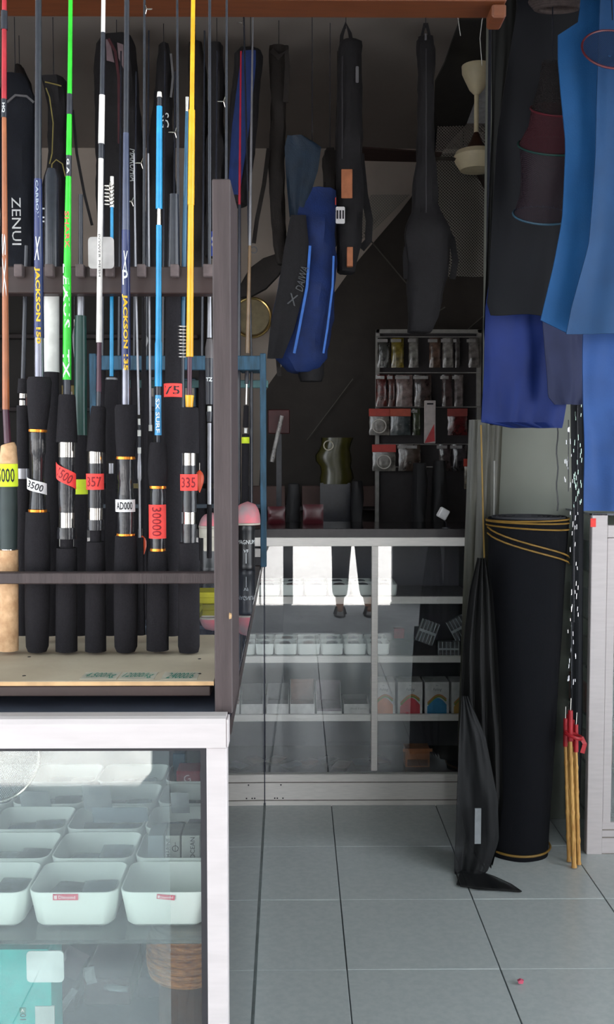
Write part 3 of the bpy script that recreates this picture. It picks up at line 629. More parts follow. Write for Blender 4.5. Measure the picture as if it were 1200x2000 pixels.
# small dangling lures/hang tags behind the rods
for px, py, w_, h_, Y, m, lb, nm in ((283, 668, 12, 30, 1.68, M_('grey_metal_lure', '#8a8a8c', .3), 'small grey spoon lure hanging right of the yellow lettered rod', 'spoon_lure'), (282, 670, 0, 0, 0, None, '', ''),
                                 (390, 940, 16, 44, 1.62, M_('orange_lure', '#d8502c', .3), 'yellow and orange feather shaped lure beside the red 335 tag', 'lure'), (278, 1068, 16, 44, 1.64, M_('orange_lure', '#d8502c', .3), 'orange pointed lure hanging between the AD000 and 30000 rods', 'lure'),
                                 (145, 668, 6, 60, 1.66, M_('steel_lure', '#77787c', .3), 'long thin steel lure hanging left of the white tube', 'spoon_lure')):
    if not m: continue
    g = G(); R = []
    for k in range(9):
        u = k/8; wv = math.sin(PI*(u**.7))*.5+.04; c = P(px, py-h_/2+h_*u, Y); R.append([c+Vector((W(w_, Y)*wv*math.cos(a), .003*math.sin(a)*wv*2, 0)) for a in [q*PI/5 for q in range(10)]])
    g.loft(R); o = g.build(nm, m, smooth=True); tag(o, lb, 'lure')
    G().tube([P(px, py-h_/2, Y), P(px, py-h_/2-14, Y)]+([P(px, 570, 1.58)] if py < 700 else []), .0006, 5).build('hook_wire', chrome, o)

# ================================================================ BLUE RACK AND THINGS ON THE SIDE RUN
bluewood = mat('worn_blue_painted_wood', '#2b5068', .7, 0, .25, 20, .4, 60, col2='#1e3a4a', stretch=(4, 4, .7))
Yb = 3.0
br = thing('blue_rod_rack', P(350, 1100, Yb)*1, 'worn light blue wooden rod rack standing on the far end of the side counter', 'rack')
ORGz = P(350, 1102, 3.03).z
a, b = P(506, 0, Yb), P(518, 0, Yb)
G().cbox(a.x, b.x, Yb, Yb+.03, ztop, P(512, 690, Yb).z, .002).build('end_post', bluewood, br)
a = P(178, 0, Yb); G().cbox(a.x-.02, a.x, Yb, Yb+.03, ztop, P(0, 690, Yb).z, .002).build('end_post', bluewood, br)
G().cbox(a.x, b.x, Yb+.002, Yb+.02, P(0, 722, Yb).z, P(0, 694, Yb).z, .002).build('upper_rail', bluewood, br)
G().cbox(a.x, b.x, Yb+.2, Yb+.22, P(0, 757, Yb+.2).z, P(0, 742, Yb+.2).z, .002).build('back_rail', mat('green_blue_paint', '#4f7577', .6, 0, .2, 20), br)  # back rail in a paler, greener blue
for z0 in (985,): G().cbox(a.x, b.x, Yb+.004, Yb+.02, P(0, z0+8, Yb).z, P(0, z0, Yb).z, .001).build('lower_rail', mat('dark_blue_rail', '#26303a', .6), br)
for px in (491, 472, 200, 260, 330): G().cbox(P(px-10, 0, Yb).x, P(px+10, 0, Yb).x, Yb+.02, Yb+.2, P(0, 718, Yb).z, P(0, 708, Yb).z, .001).build('rail_spacer', bluewood, br)
grp = 'rods standing in the blue rack'
Yr = 3.11; zf = ztop
def rod_b(label, xs, segs, tags=(), guides=(), dy=0): return rod(label, Yr+dy, xs, segs, group=grp, tags=tags, guides=guides)
bot = 1094
rod_b('slim rod with lime price tag seen right of the rack side panel', [(497, -200), (490, 400), (480, 850), (478, bot)], [('blank', silver, [(0, 3), (480, 6)]), ('blank', M_('brass_brown_lacquer', '#7a6248', .25), [(480, 6), (690, 9)]), ('butt', carbon, [(722, 8), (750, 8)]), ('silver_winding', chrome, [(725, 3.5), (790, 3.5)]), ('grip', eva, [(792, 10), (835, 12)]), ('white_band', white2, [(836, 6), (846, 6)]), ('rear_grip', eva, [(848, 14), (bot, 14)])], tags=[(854, 866, 14, limetag, '', ink, {})])
rod_b('thin dark rod beside the lime tagged rod', [(470, -200), (492, 560), (490, bot)], [('blank', carbon, [(0, 3), (700, 4)]), ('butt', carbon, [(700, 6), (bot, 9)])], guides=[(45, -1, 4)], dy=.035)
rod_b('red thin rod running down beside the blue hanging bag', [(474, -200), (468, 380), (466, bot)], [('blank', M_('crimson_lacquer', '#a01c34', .4), [(100, 3), (400, 5)]), ('butt', carbon, [(400, 6), (bot, 8)])])
for k, px in enumerate((200, 232, 262, 286, 318, 338, 395, 420)):
    rod_b('dark rod, %s from the left in the blue rack behind the front rods' % ORD[k], [(px+6, -100), (px, 690), (px, bot)], [('blank', carbon, [(60+40*(k % 3), 3), (700, 6)]), ('grip', eva, [(700, 13), (bot-150, 15)]), ('rear_grip', eva, [(bot-140, 15), (bot, 15)]), ('hood', silver, [(860+10*(k % 3), 11), (878+10*(k % 3), 11)])])
# cans with pink topped reels
def can(px, pyt, pyb, w_, Y, m, label, letter=None, lid=None):
    c = P(px, pyb, Y); r_ = W(w_, Y)/2; h = P(px, pyt, Y).z-c.z
    c.z = ztop
    h = P(px, pyt, Y).z-ztop
    o = thing('line_can', Vector((c.x, Y+r_, ztop)), label, 'can', 'cans on the side counter')
    G().lathe((c.x, Y+r_, ztop), [(r_*.96, 0), (r_, .003), (r_, h*.12), (r_*.97, h*.13), (r_*.97, h*.86), (r_, h*.88), (r_, h-.002), (r_*.97, h)], 32).build('can_body', m, o, smooth=True)
    if letter: text(letter, .018, Vector((c.x, Y+r_, ztop+h*.62)), o, wprint, wrap=r_+.0006, sx=.8); text('VF', .014, Vector((c.x, Y+r_, ztop+h*.42)), o, wprint, wrap=r_+.0006); G().box(c.x-.0008, c.x+.0008, Y-.001, Y+.001, ztop+h*.15, ztop+h*.38).build('printed_line', wprint, o)
    if lid: G().lathe((c.x, Y+r_, ztop+h*.78), [(r_*1.01, 0), (r_*1.03, .002), (r_*1.03, h*.20), (r_, h*.22)], 32).build('lid', lid, o, smooth=True)
    return c.x, r_, ztop+h
canb = M_('black_can', '#232326', .3)
cx_, r_, zt2 = can(481, 1026, 1095, 34, 2.92, canb, 'black cylindrical can with serif lettering under a pink float, right of the rack panel', 'MAGNUM')
beige = M_('beige_plastic', '#c5beb0', .5)
cx2, r2, zt3 = can(407, 1032, 1094, 38, 2.85, canb, 'dark can with beige lid behind the yellow rod', None, beige)
G().prism(rpoly(P(391, 0, 2.84).x, P(417, 0, 2.84).x, P(0, 1077, 2.84).z, P(0, 1050, 2.84).z, .003), 2.842, 2.85).build('beige_label', beige, [o for o in bpy.data.objects if o.name.startswith('line_can')][-1])
pinkf = mat('pink_and_grey_float', '#d9707c', .5, 0, .3, 14, col2='#8d8587')
def floatdome(cx, cy, z, r_, label, h_):
    g = G(); R = []
    for k in range(9):
        u = k/8; rr_ = r_*math.sqrt(max(0, 1-u*u))**.8+.0006; R.append([Vector((cx+rr_*math.cos(a)*1.1+.1*r_*u, cy+rr_*math.sin(a)*.9, z+h_*u)) for a in [q*PI/12 for q in range(24)]])
    g.loft(R); o = g.build('reel_spool', pinkf, smooth=True); tag(o, label, 'spool', 'pink spools on the cans')
    G().lathe((cx, cy, z), [(r_*.9, 0), (r_*1.12, .001), (r_*1.12, .006), (r_*.9, .007)], 28).build('rim', beige, o, smooth=True)
floatdome(cx_, 2.92+r_, zt2, r_*1.45, 'large pink and grey domed spool on the black can right of the rack panel', W(46, 2.92))
floatdome(cx2+W(4, 2.85), 2.85+r2, zt3, r2*1.15, 'smaller pink domed spool on the beige lidded can', W(30, 2.85))
# yellow and orange goods under the crossbar
for pa_, pb_, Y, m, lb in (((330, 1238), (388, 1190), 2.1, M_('olive_yellow_box', '#7d7a2c', .6), 'olive yellow box on the counter behind the blue rod butt'), ((385, 1236), (421, 1158), 2.25, M_('yellow_box', '#a39a24', .6), 'upright yellow box on the counter at the rack panel'),
                           ((10, 1210), (60, 1160), 2.3, M_('dark_red_box', '#4b2a2c', .6), 'dark red box on the counter behind the cork rod butt'), ((240, 1232), (300, 1180), 2.35, M_('slate_box', '#2e3440', .6), 'slate grey box on the counter behind the AD000 rod butt')):
    a, b = P(*pa_, Y), P(*pb_, Y); o = G().cbox(a.x, b.x, Y, Y+.08, ztop, b.z, .002).build('tackle_box', m); tag(o, lb, 'box')
    G().cbox(a.x-.001, b.x+.001, Y-.001, Y+.081, b.z-.012, b.z+.001, .001).build('box_lid', m, o)

# ================================================================ BACK SHOWCASE
YB = 3.65
bs = thing('glass_showcase', P(690, 1577, YB), 'long white aluminium showcase with three shelves of goods across the back of the aisle', 'showcase')
X0, X1 = -1.0, P(952, 0, YB).x
Z = lambda py: P(600, py, YB).z
G().cbox(X0, X1, YB, YB+.03, Z(1067), Z(1050), .002).build('top_rail', alu_b, bs)
G().box(X0, X1, YB+.004, YB+.028, Z(1050), Z(1034)).build('counter_edge', mat('dark_counter_edge', '#3a3638', .3), bs)
G().cbox(X0, X1, YB+.006, YB+.40, Z(1034)-.004, Z(1033), .001).build('counter_top', mat('dark_glass_counter', '#2a272a', .12, spec=.6), bs)
sh_m = mat('shelf_board', '#6d6668', .5)
for k, (ya, yb_) in enumerate(((1168, 1182), (1285, 1298), (1400, 1413))):
    G().cbox(X0, X1-.02, YB+.03, YB+.045, Z(yb_), Z(ya), .001).build('shelf_edge', alu_b, bs)
    G().box(X0, X1-.02, YB+.045, YB+.37, Z(yb_)+.002, Z(ya)-.004).build('shelf', sh_m, bs)
G().cbox(P(731, 0, YB).x, P(744, 0, YB).x, YB+.005, YB+.025, Z(1507), Z(1067), .002).build('middle_mullion', alu_b, bs)
G().cbox(X0, X1, YB, YB+.03, Z(1577), Z(1513), .002).build('base_rail', alu_b, bs)
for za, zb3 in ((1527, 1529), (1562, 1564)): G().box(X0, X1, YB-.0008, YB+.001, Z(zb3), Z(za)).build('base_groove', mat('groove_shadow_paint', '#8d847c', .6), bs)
for px, py in ((549, 1533), (542, 1559), (553, 1559), (537, 1559)): G().lathe(P(px, py, YB-.0005), [(.003, 0), (.0025, .001), (.0003, .0013)], 8, Matrix.Rotation(PI/2, 3, 'X')).build('screw_head', ink, bs)
G().box(X0, X1, YB+.03, YB+.39, Z(1513)-.012, Z(1513)-.004).build('bottom_board', mat('dark_bottom_board', '#4c4345', .25), bs)
G().box(X0, X1, YB+.385, YB+.395, 0.05, Z(1050)).build('back_panel', mat('grey_back_panel', '#57545c', .35, 0, .1, 4), bs)
G().box(X1-.02, X1, YB+.0, YB+.39, 0.0, Z(1050)).build('end_panel', mat('dark_end_panel', '#2a2728', .7), bs)
G().box(X0, X1, YB+.1, YB+.39, 0, .045).build('plinth', mat('dark_plinth', '#2b2b2e', .7), bs)
G().box(X0, X1-.02, YB+.012, YB+.017, Z(1513), Z(1067)).build('front_glass', glass('showcase_glass_back', '#fdfefe', .085, .01), bs)
# bins on shelves
pb_ = None; hwb = W(46, YB+.05)/2-.0012
for lv, (pyb, pyt, xs0, n0) in enumerate(((1168, 1146, 755, 12), (1285, 1263, 741, 12))):
    for r in range(2):
        for k in range(-8, 5):
            pc = (571 if lv == 0 else 558)+(45.9 if lv == 0 else 45.4)*(k+0)
            Yx = YB+.052
            c = P(pc, pyb, Yx)
            cx = c.x; cy = Yx+.05+r*.105
            if cx+hwb > X1-.03 or cx-hwb < sideX(YE)-.42: continue
            if lv == 1 and r == 0 and pc > 855: continue
            if lv == 1 and pc > 850: continue
            zz = Z(pyb)-.003
            if pb_ is None: pb_ = bin_mesh(cx, cy, zz, hwb, .048, .046, .94, .010, .002).build('storage_bin', binm, smooth=True); q0 = (cx, cy, zz); b = pb_
            else: b = pb_.copy(); COL.objects.link(b); b.location = pb_.location+Vector((cx-q0[0], cy-q0[1], zz-q0[2])); ORG[b.name] = Vector(b.location)
            tag(b, 'small white bin, %s from left, %s row, %s shelf, back showcase' % (ORD[k+8], ['front', 'rear'][r], ['top', 'middle'][lv]), 'bin', 'small bins in the back showcase')
            if k >= -1:
                cc = random.choice(['charcoal', 'slate blue', 'grey'])
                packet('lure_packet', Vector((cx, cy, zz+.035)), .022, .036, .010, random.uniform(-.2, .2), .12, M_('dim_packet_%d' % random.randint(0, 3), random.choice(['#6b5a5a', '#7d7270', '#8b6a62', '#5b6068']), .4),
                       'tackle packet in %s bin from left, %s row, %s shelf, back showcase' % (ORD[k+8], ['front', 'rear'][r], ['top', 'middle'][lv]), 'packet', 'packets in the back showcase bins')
# clear ribbed boxes on middle shelf right
clear = glass('clear_plastic_box', '#c9cacd', .08, .30, '#b9bbc0')
def ribbox(pxc, pyb, w_, h_, Y, rot, label):
    c = P(pxc, pyb-h_/2, Y); Mx = Matrix.Translation(c) @ Matrix.Rotation(rot, 4, 'Y'); a, b = W(w_, Y)/2, W(h_, Y)/2
    o = G().cbox(-a, a, 0, .025, -b, b, .002, Mx).build('compartment_box', clear); tag(o, label, 'box', 'clear compartment boxes')
    n = 5
    for k in range(n+1):
        x = -a+2*a*k/n; G().box(x-.001, x+.001, -.001, .024, -b*.95, b*.95, Mx).build('divider', M_('frosted_rib', '#c9cdd0', .4), o)
    G().box(-a, a, -.0015, .001, -b*.1, b*.12, Mx).build('clasp', M_('frosted_rib', '#c9cdd0', .4), o)
    for k in range(4): G().box(-a+2*a*(k+.25)/n, -a+2*a*(k+.75)/n, .004, .014, -b*.9, b*.1, Mx).build('lure_bits', M_('mixed_bits', '#6a6063', .5), o)
ribbox(877, 1283, 40, 30, YB+.06, 0, 'clear compartment box lying flat at the right end of the middle shelf')
ribbox(836, 1258, 34, 46, YB+.05, .35, 'clear compartment box leaning tilted over the middle shelf bins')
ribbox(898, 1250, 34, 44, YB+.10, -.5, 'clear compartment box leaning behind the flat one on the middle shelf')
o = cuboid('red_reel', (770, 1247), (790, 1228), YB+.16, .03, M_('red_plastic', '#a02a30', .4), 'small red box behind the middle shelf bins', 'box')
# cartons on the lower shelf, left half
wc = M_('white_carton', '#d9d6d4', .6)
def opencarton(pxa, pxb, pyt, back_py, inner, label, m=wc):
    Y = YB+.05; a = P(pxa+1, 1400, Y); b = P(pxb-1, pyt, Y); zf_ = Z(1400)-.002; bk = P(pxa, back_py, Y+.14).z
    t_ = thing('open_carton', Vector(((a.x+b.x)/2, Y+.07, zf_)), label, 'carton', 'open cartons on the lower shelf')
    G().box(a.x, b.x, Y, Y+.002, zf_, b.z).build('front_flap', m, t_); G().box(a.x, b.x, Y+.138, Y+.14, zf_, bk).build('back_flap', inner, t_)
    for x in (a.x, b.x-.0015):
        g = G(); g.add([(x, Y+.002, zf_), (x+.0015, Y+.002, zf_), (x+.0015, Y+.138, zf_), (x, Y+.138, zf_), (x, Y+.002, b.z), (x+.0015, Y+.002, b.z), (x+.0015, Y+.138, bk-.002), (x, Y+.138, bk-.002)], [(3, 2, 1, 0), (4, 5, 6, 7), (0, 1, 5, 4), (1, 2, 6, 5), (2, 3, 7, 6), (3, 0, 4, 7)]); g.build('side_wall', m, t_)
    G().box(a.x+.002, b.x-.002, Y+.002, Y+.138, zf_+.001, zf_+.02).build('contents', inner, t_)
gi = M_('grey_card_inner', '#6f6c70', .7); bi = M_('brown_card_inner', '#8f6a5e', .7); mi = M_('mauve_card_inner', '#7c6d76', .7)
for k, (pa_, pb2, pt, bp, inn, lb) in enumerate(((420, 474, 1375, 1338, gi, 'white fronted open carton with grey inside, hidden leftmost'), (476, 518, 1375, 1334, gi, 'white fronted open carton with grey inside, beside the mirror edge'), (520, 565, 1375, 1334, gi, 'white fronted open carton with grey inside, left on the lower shelf'),
                                       (566, 616, 1375, 1326, bi, 'white fronted open carton with brown inside on the lower shelf'), (618, 669, 1389, 1328, mi, 'low fronted open carton with mauve inside on the lower shelf'), (671, 723, 1375, 1355, gi, 'white carton with faint writing on its front by the mullion'))):
    opencarton(pa_, pb2, pt, bp, inn, lb)
text('Hook 4 series', .011, P(700, 1384, YB+.049), [o for o in bpy.data.objects if o.name.startswith('open_carton')][-1], M_('faint_grey_ink', '#8f8a88', .6), shear=.4)
# four packs of leader with colour wave print
def wavepack(pxa, pxb, c1, c2, label, k):
    Y = YB+.05; a = P(pxa+1, 1399, Y); b = P(pxb-1, 1332, Y)
    t_ = thing('display_carton', Vector(((a.x+b.x)/2, Y+.05, a.z)), label, 'carton', 'printed display cartons on the lower shelf')
    G().cbox(a.x, b.x, Y, Y+.1, a.z, b.z, .0015).build('carton_body', wc, t_)
    w_ = b.x-a.x; h = b.z-a.z
    def band(y0, y1, m, off, name):
        top = [(a.x+w_*(.1+.8*q/8), a.z+h*(y1+off*math.sin(q/8*PI*1.1-.3))) for q in range(9)]; bt = [(a.x+w_*(.9-.8*q/8), a.z+h*y0) for q in range(9)]
        g = G(); R1 = [Vector((x, Y-.0006, z)) for x, z in top]; R2 = [Vector((x, Y-.0006, z)) for x, z in reversed(bt)]
        vs = R1+R2; g.add(vs, [(i, i+1, i+10, i+9) for i in range(8)]); g.build(name, m, t_)
    band(.08, .34, c1, .20, 'colour_panel')
    for q, (cc) in enumerate(('#8a9a3c', '#c98a4a')):
        pts = [Vector((a.x+w_*(.12+.76*u/10), Y-.001, a.z+h*(.42+.045*q+.16*math.sin(u/10*PI*1.1-.5)))) for u in range(11)]
        G().ribbon(pts, h*.05, .0006).build('wave_stripe', M_('wave_stripe_%d' % q, cc, .5), t_)
    text('Fishing', .015, Vector((a.x+w_*.5, Y-.001, a.z+h*.78)), t_, M_('grey_ink', '#5d5a5e', .6), shear=.3, sx=.8)
    text('line', .006, Vector((a.x+w_*.5, Y-.001, a.z+h*.90)), t_, M_('grey_ink', '#5d5a5e', .6))
wavepack(725, 774, M_('orange_panel', '#e08a5c', .5), None, 'white display carton with orange wave print, behind the mullion', 0)
wavepack(776, 827, M_('crimson_panel', '#cf3244', .5), None, 'white display carton with crimson wave print', 1)
wavepack(829, 879, M_('azure_panel', '#2e86b4', .5), None, 'white display carton with azure wave print', 2)
wavepack(881, 931, M_('ochre_panel', '#c79a4a', .5), None, 'white display carton with ochre wave print, rightmost', 3)
# base compartment
zb4 = Z(1513)-.004
o = thing('brown_carton', P(816, 1507, YB+.10), 'small orange brown carton with flaps in the bottom compartment', 'carton')
a, b = P(789, 1507, YB+.1), P(843, 1462, YB+.1); bm_ = mat('orange_brown_card', '#b8754a', .6, 0, .15, 30)
G().cbox(a.x+.006, b.x-.006, YB+.1, YB+.17, zb4, b.z, .001).build('carton_body', bm_, o)
for s in (0, 1): G().box(a.x-.004 if s == 0 else b.x-.012, a.x+.012 if s == 0 else b.x+.004, YB+.098, YB+.10, b.z-.012, b.z).build('flap', bm_, o)
G().box(a.x+.014, b.x-.014, YB+.098, YB+.1, zb4+.005, zb4+.03).build('dark_print', M_('brown_print', '#6b4a38', .6), o)
for k in range(9):
    px = 470+k*34+random.uniform(-6, 6); c = P(px, 1500, YB+.12+.03*(k % 3)); c.z = zb4+.006
    packet('flat_packet', c, .03, .045, .005, random.uniform(-.8, .8), 0, M_('base_packet_%d' % (k % 4), ['#6e4a44', '#56545c', '#8a7a72', '#5a6470'][k % 4], .3), 'flat dull packet, %s from left in the bottom of the back showcase' % ORD[k], 'packet', 'flat packets on the floor of the back showcase')
# things on the back counter
zc = Z(1033)
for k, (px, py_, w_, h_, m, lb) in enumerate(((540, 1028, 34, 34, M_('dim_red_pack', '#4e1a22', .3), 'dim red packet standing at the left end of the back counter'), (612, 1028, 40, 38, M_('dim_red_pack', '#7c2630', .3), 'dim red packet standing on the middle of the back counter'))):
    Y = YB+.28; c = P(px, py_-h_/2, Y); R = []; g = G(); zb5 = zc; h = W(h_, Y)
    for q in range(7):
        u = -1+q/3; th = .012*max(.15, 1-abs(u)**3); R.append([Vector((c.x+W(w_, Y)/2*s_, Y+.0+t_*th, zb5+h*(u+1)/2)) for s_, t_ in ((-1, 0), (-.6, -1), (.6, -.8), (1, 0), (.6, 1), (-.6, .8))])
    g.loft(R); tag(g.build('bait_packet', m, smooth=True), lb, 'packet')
# white price cube on its wire
Yc2 = YB+.05; c = P(866, 1003, Yc2)
pt = thing('price_cube', P(866, 1030, Yc2+.02), 'small tilted white price cube on a wire stand on the back counter', 'price tag')
Mx = Matrix.Translation(c) @ Matrix.Rotation(.5, 4, 'Y') @ Matrix.Rotation(.3, 4, 'Z')
G().cbox(-.019, .019, -.012, .012, -.02, .02, .004, Mx).build('cube', whitetag, pt)
G().tube([c+Vector((.0, .0, -.02)), c+Vector((.012, 0, -.035)), Vector((c.x+.012, c.y, zc))], .0015, 6).build('stand', carbon, pt)
G().lathe((c.x+.012, c.y, zc), [(.018, 0), (.018, .003), (.004, .005)], 16).build('foot', carbon, pt)

# ================================================================ PEGBOARD WITH PACKETS
YG = 4.62
pg = thing('display_board', P(836, 1030, YG), 'grey framed hanging board covered in packets behind the back showcase', 'display board')
a, b = P(733, 1034, YG), P(942, 643, YG)
fm = mat('pale_grey_frame', '#8b8884', .5)
zlow = 0.0
G().box(a.x+.01, b.x-.01, YG+.02, YG+.03, .02, b.z-.01).build('board', mat('dark_board', '#2e2a2c', .8), pg)
for x0, x1_ in ((a.x, a.x+W(8, YG)), (b.x-W(9, YG), b.x)): G().cbox(x0, x1_, YG, YG+.03, 0, b.z, .002).build('frame_upright', fm, pg)
G().cbox(a.x, b.x, YG, YG+.03, b.z-W(8, YG), b.z, .002).build('frame_top', fm, pg)
for py in (658, 728, 795, 868, 912): G().tube([P(735, py, YG-.01), P(940, py, YG-.01)], .003, 6).build('hang_rail', fm, pg)
rows = [
    (660, 718, [(738, 762, '#5a5a54', None), (765, 789, '#b09a3a', None), (799, 818, '#b5b0a8', None), (839, 861, '#8b6a5a', None), (865, 886, '#bdb6b0', None), (889, 899, '#77706e', None), (916, 937, '#a49c98', None)]),
    (732, 794, [(735, 756, '#8b3a34', None), (758, 772, '#7d4a44', None), (774, 806, '#b79a94', None), (810, 843, '#5f4c48', None), (864, 884, '#6d5654', None), (888, 905, '#a89a98', None)]),
    (798, 850, [(722, 761, '#b5aca2', '#d8402c'), (763, 802, '#5a6468', '#d0502c'), (806, 822, '#5c6448', None), (875, 913, '#7a2c30', '#a03a34')]),
    (868, 920, [(728, 773, '#a7a29a', '#e03a30'), (779, 822, '#6d5a50', None), (858, 882, '#5a4a4c', None), (885, 912, '#5a5256', None)]),
    (896, 955, [(907, 938, '#b5a07c', '#d8402c')])]
rn = ['top row', 'second row', 'third row', 'fourth row', 'lowest row']
for ri, (ya, yb_, items) in enumerate(rows):
    for k, (xa, xb, cc, hd_) in enumerate(items):
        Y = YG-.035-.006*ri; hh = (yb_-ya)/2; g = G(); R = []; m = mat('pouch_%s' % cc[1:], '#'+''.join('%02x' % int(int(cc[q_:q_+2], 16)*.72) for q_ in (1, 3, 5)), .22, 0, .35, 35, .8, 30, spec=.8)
        for q in range(9):
            u = -1+q/4; th = .010*max(.12, 1-abs(u)**3); wv = 1+.03*math.sin(q*2.1+k)
            c = P((xa+xb)/2, (ya+yb_)/2-hh*u, Y); R.append([c+Vector((W(xb-xa, Y)/2*s_*wv, t_*th+.001*math.sin(q*3), 0)) for s_, t_ in ((-1, 0), (-.75, -.8), (-.2, -1), (.3, -.75), (.75, -.8), (1, 0), (.6, .8), (-.6, .8))])
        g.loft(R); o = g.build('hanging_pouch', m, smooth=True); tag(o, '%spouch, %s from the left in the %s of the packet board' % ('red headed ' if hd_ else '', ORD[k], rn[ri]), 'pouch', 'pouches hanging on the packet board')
        if hd_:
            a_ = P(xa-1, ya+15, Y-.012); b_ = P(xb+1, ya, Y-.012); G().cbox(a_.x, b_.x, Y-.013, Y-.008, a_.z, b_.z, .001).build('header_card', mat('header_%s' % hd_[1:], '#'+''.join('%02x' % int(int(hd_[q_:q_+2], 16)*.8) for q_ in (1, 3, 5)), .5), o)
            if ri in (2, 3) and k == 0: G().torus(P((xa+xb)/2, (ya+yb_)/2+8, Y-.014), W(13, Y), .003, Matrix.Rotation(PI/2, 3, 'X'), 24, 6).build('coiled_leader', M_('coiled_line', '#c9c4bc', .3), o, smooth=True)
        else:
            G().box(P(xa, 0, Y).x+.004, P(xb, 0, Y).x-.004, Y-.0095, Y-.004, P(0, ya+8, Y).z, P(0, ya+2, Y).z).build('header_strip', clearpl, o)
# long white and red pouch
Y = YG-.08; a, b = P(829, 866, Y), P(852, 782, Y)
o = G().cbox(a.x, b.x, Y, Y+.012, a.z, b.z, .003).build('long_pouch', M_('long_white_card', '#b9aeac', .3)); tag(o, 'long white and red blister card in the middle of the packet board', 'blister pack')
G().prism([(a.x+.002, a.z+.002), (b.x-.004, a.z+.01), (b.x-.008, a.z+.09), (a.x+.01, a.z+.02)], Y-.002, Y).build('red_wedge', M_('red_wedge', '#c43a40', .4), o)
G().box(a.x+.012, b.x-.012, Y-.001, Y, b.z-.02, b.z-.012).build('hang_slot', ink, o)
# other dim goods behind the counter
kn = mat('low_wooden_board', '#5a4440', .7, 0, .15, 10)
tb = thing('wooden_shelf', P(650, 990, 4.75), 'low dim wooden shelf board behind the back counter', 'shelf')
for px0_, px1_ in ((470, 556), (590, 680), (705, 830)): G().cbox(P(px0_, 0, 4.75).x, P(px1_, 0, 4.75).x, 4.75, 4.78, P(0, 990, 4.75).z, P(0, 949, 4.75).z, .002).build('board', kn, tb)
G().cbox(P(470, 0, 4.78).x, P(830, 0, 4.78).x, 4.78, 4.93, P(0, 990, 4.75).z-.02, P(0, 990, 4.75).z, .002).build('shelf_board', mat('dark_shelf', '#2a2224', .7), tb)
for px in (500, 640, 800): G().box(P(px, 0, 4.9).x-.02, P(px, 0, 4.9).x+.02, 4.86, 4.9, 0, P(0, 990, 4.75).z-.02).build('leg', mat('dark_shelf', '#2a2224', .7), tb)
def blob(name, prof, Y, dep, m, label, cat, group=None, nz=.008, strap=None, seed=0, parts=None):
    """soft bag: prof = (centre px, py, width px) down its length"""
    n = 16; g = G(); R = []
    P_ = []
    for (xa, ya, wa), (xb, yb_, wb) in zip(prof, prof[1:]):
        st = max(2, int(abs(yb_-ya)/14))
        for q in range(st): u = q/st; s_ = u*u*(3-2*u); P_.append((xa+(xb-xa)*u, ya+(yb_-ya)*u, wa+(wb-wa)*s_))
    P_.append(prof[-1])
    P_ = [(P_[0][0], P_[0][1]-1, P_[0][2]*.8)]+P_+[(P_[-1][0], P_[-1][1]+2, P_[-1][2]*.8)]
    wmax = max(p[2] for p in P_)
    for (x, y, w_) in P_:
        c = P(x, y, Y); ring = []
        for k in range(n):
            a = k*2*PI/n; ca, sa = math.cos(a), math.sin(a); f = .8
            v = Vector((W(w_, Y)/2*abs(ca)**f*(1 if ca > 0 else -1), dep/2*abs(sa)**f*(1 if sa > 0 else -1)*(.4+.6*min(1, w_/wmax)), 0))+c
            nn = noise.noise(Vector((v.x*18+seed, v.z*9, sa*2+seed)))+.45*noise.noise(Vector((v.x*45+seed, v.z*34+v.x*25, sa+seed))); v += Vector((ca*nn*nz, sa*nn*nz*2.2, 0)); ring.append(v)
        R.append(ring)
    g.loft(R); o = thing(name, P(prof[-1][0], prof[-1][1]+2, Y), label, cat, group)
    g.build('bag_body', m, o, smooth=True); return o
olive = M_('dim_yellow_film', '#3f3c18', .25)
o = thing('film_bundle', P(655, 948, 4.5), 'dim olive yellow film wrapped bundle behind the back counter', 'bundle')
g = G(); R = []
for k in range(9):
    u = k/8; c = P(655+4*math.sin(k), 945-90*u, 4.6); R.append([c+Vector((W(68+6*math.sin(k*1.7), 4.6)/2*math.cos(a)*(1-.25*abs(u-.5)), .05*math.sin(a), 0)) for a in [q*PI/8 for q in range(16)]])
g.loft(R).build('wrapped_stack', olive, o, smooth=True); G().torus(P(642, 870, 4.545), .022, .003, Matrix.Rotation(PI/2, 3, 'X'), 16, 6).build('shiny_twist', M_('shiny_film', '#cfc8b0', .15), o)
G().box(P(626, 0, 4.6).x, P(686, 0, 4.6).x, 4.57, 4.63, 0, P(0, 943, 4.6).z).build('bundle_base', carbon, o)
o = thing('tube_pouch', P(534, 905, 4.4), 'long slanted clear tube pouch with red card left of the yellow bundle', 'pouch')
G().tube([P(551, 812, 4.4), P(531, 902, 4.4)], W(9, 4.4)/2, 10).build('clear_tube', clearpl, o, smooth=True)
o2 = G(); a = P(545, 830, 4.44); G().cbox(a.x-.05, a.x+.05, 4.44, 4.46, a.z-.04, a.z+.07, .004).build('red_card', M_('dim_red_card', '#481a1d', .5), o); G().box(a.x-.012, a.x+.012, 4.44, 4.46, 0, a.z-.04).build('post', carbon, o)
for k, (px, w_, yt) in enumerate(((574, 28, 945), (698, 24, 940), (820, 30, 905), (858, 30, 900))):
    o = blob('boot_bag', [(px, yt, w_*.8), (px, (yt+1010)/2, w_), (px-2, 1028, w_*.9)], 4.2+.04*k, .08, M_('black_sack', '#1b1a1e', .7), 'narrow black upright bag, %s from the left behind the back counter' % ORD[k], 'bag', 'black upright bags behind the counter')
    z0 = P(px, 1028, 4.2+.04*k).z
    G().box(P(px-w_*.35, 0, 4.2).x, P(px+w_*.35, 0, 4.2).x, 4.18+.04*k, 4.26+.04*k, 0, z0+.01).build('bag_base', M_('black_sack', '#1b1a1e', .7), o)

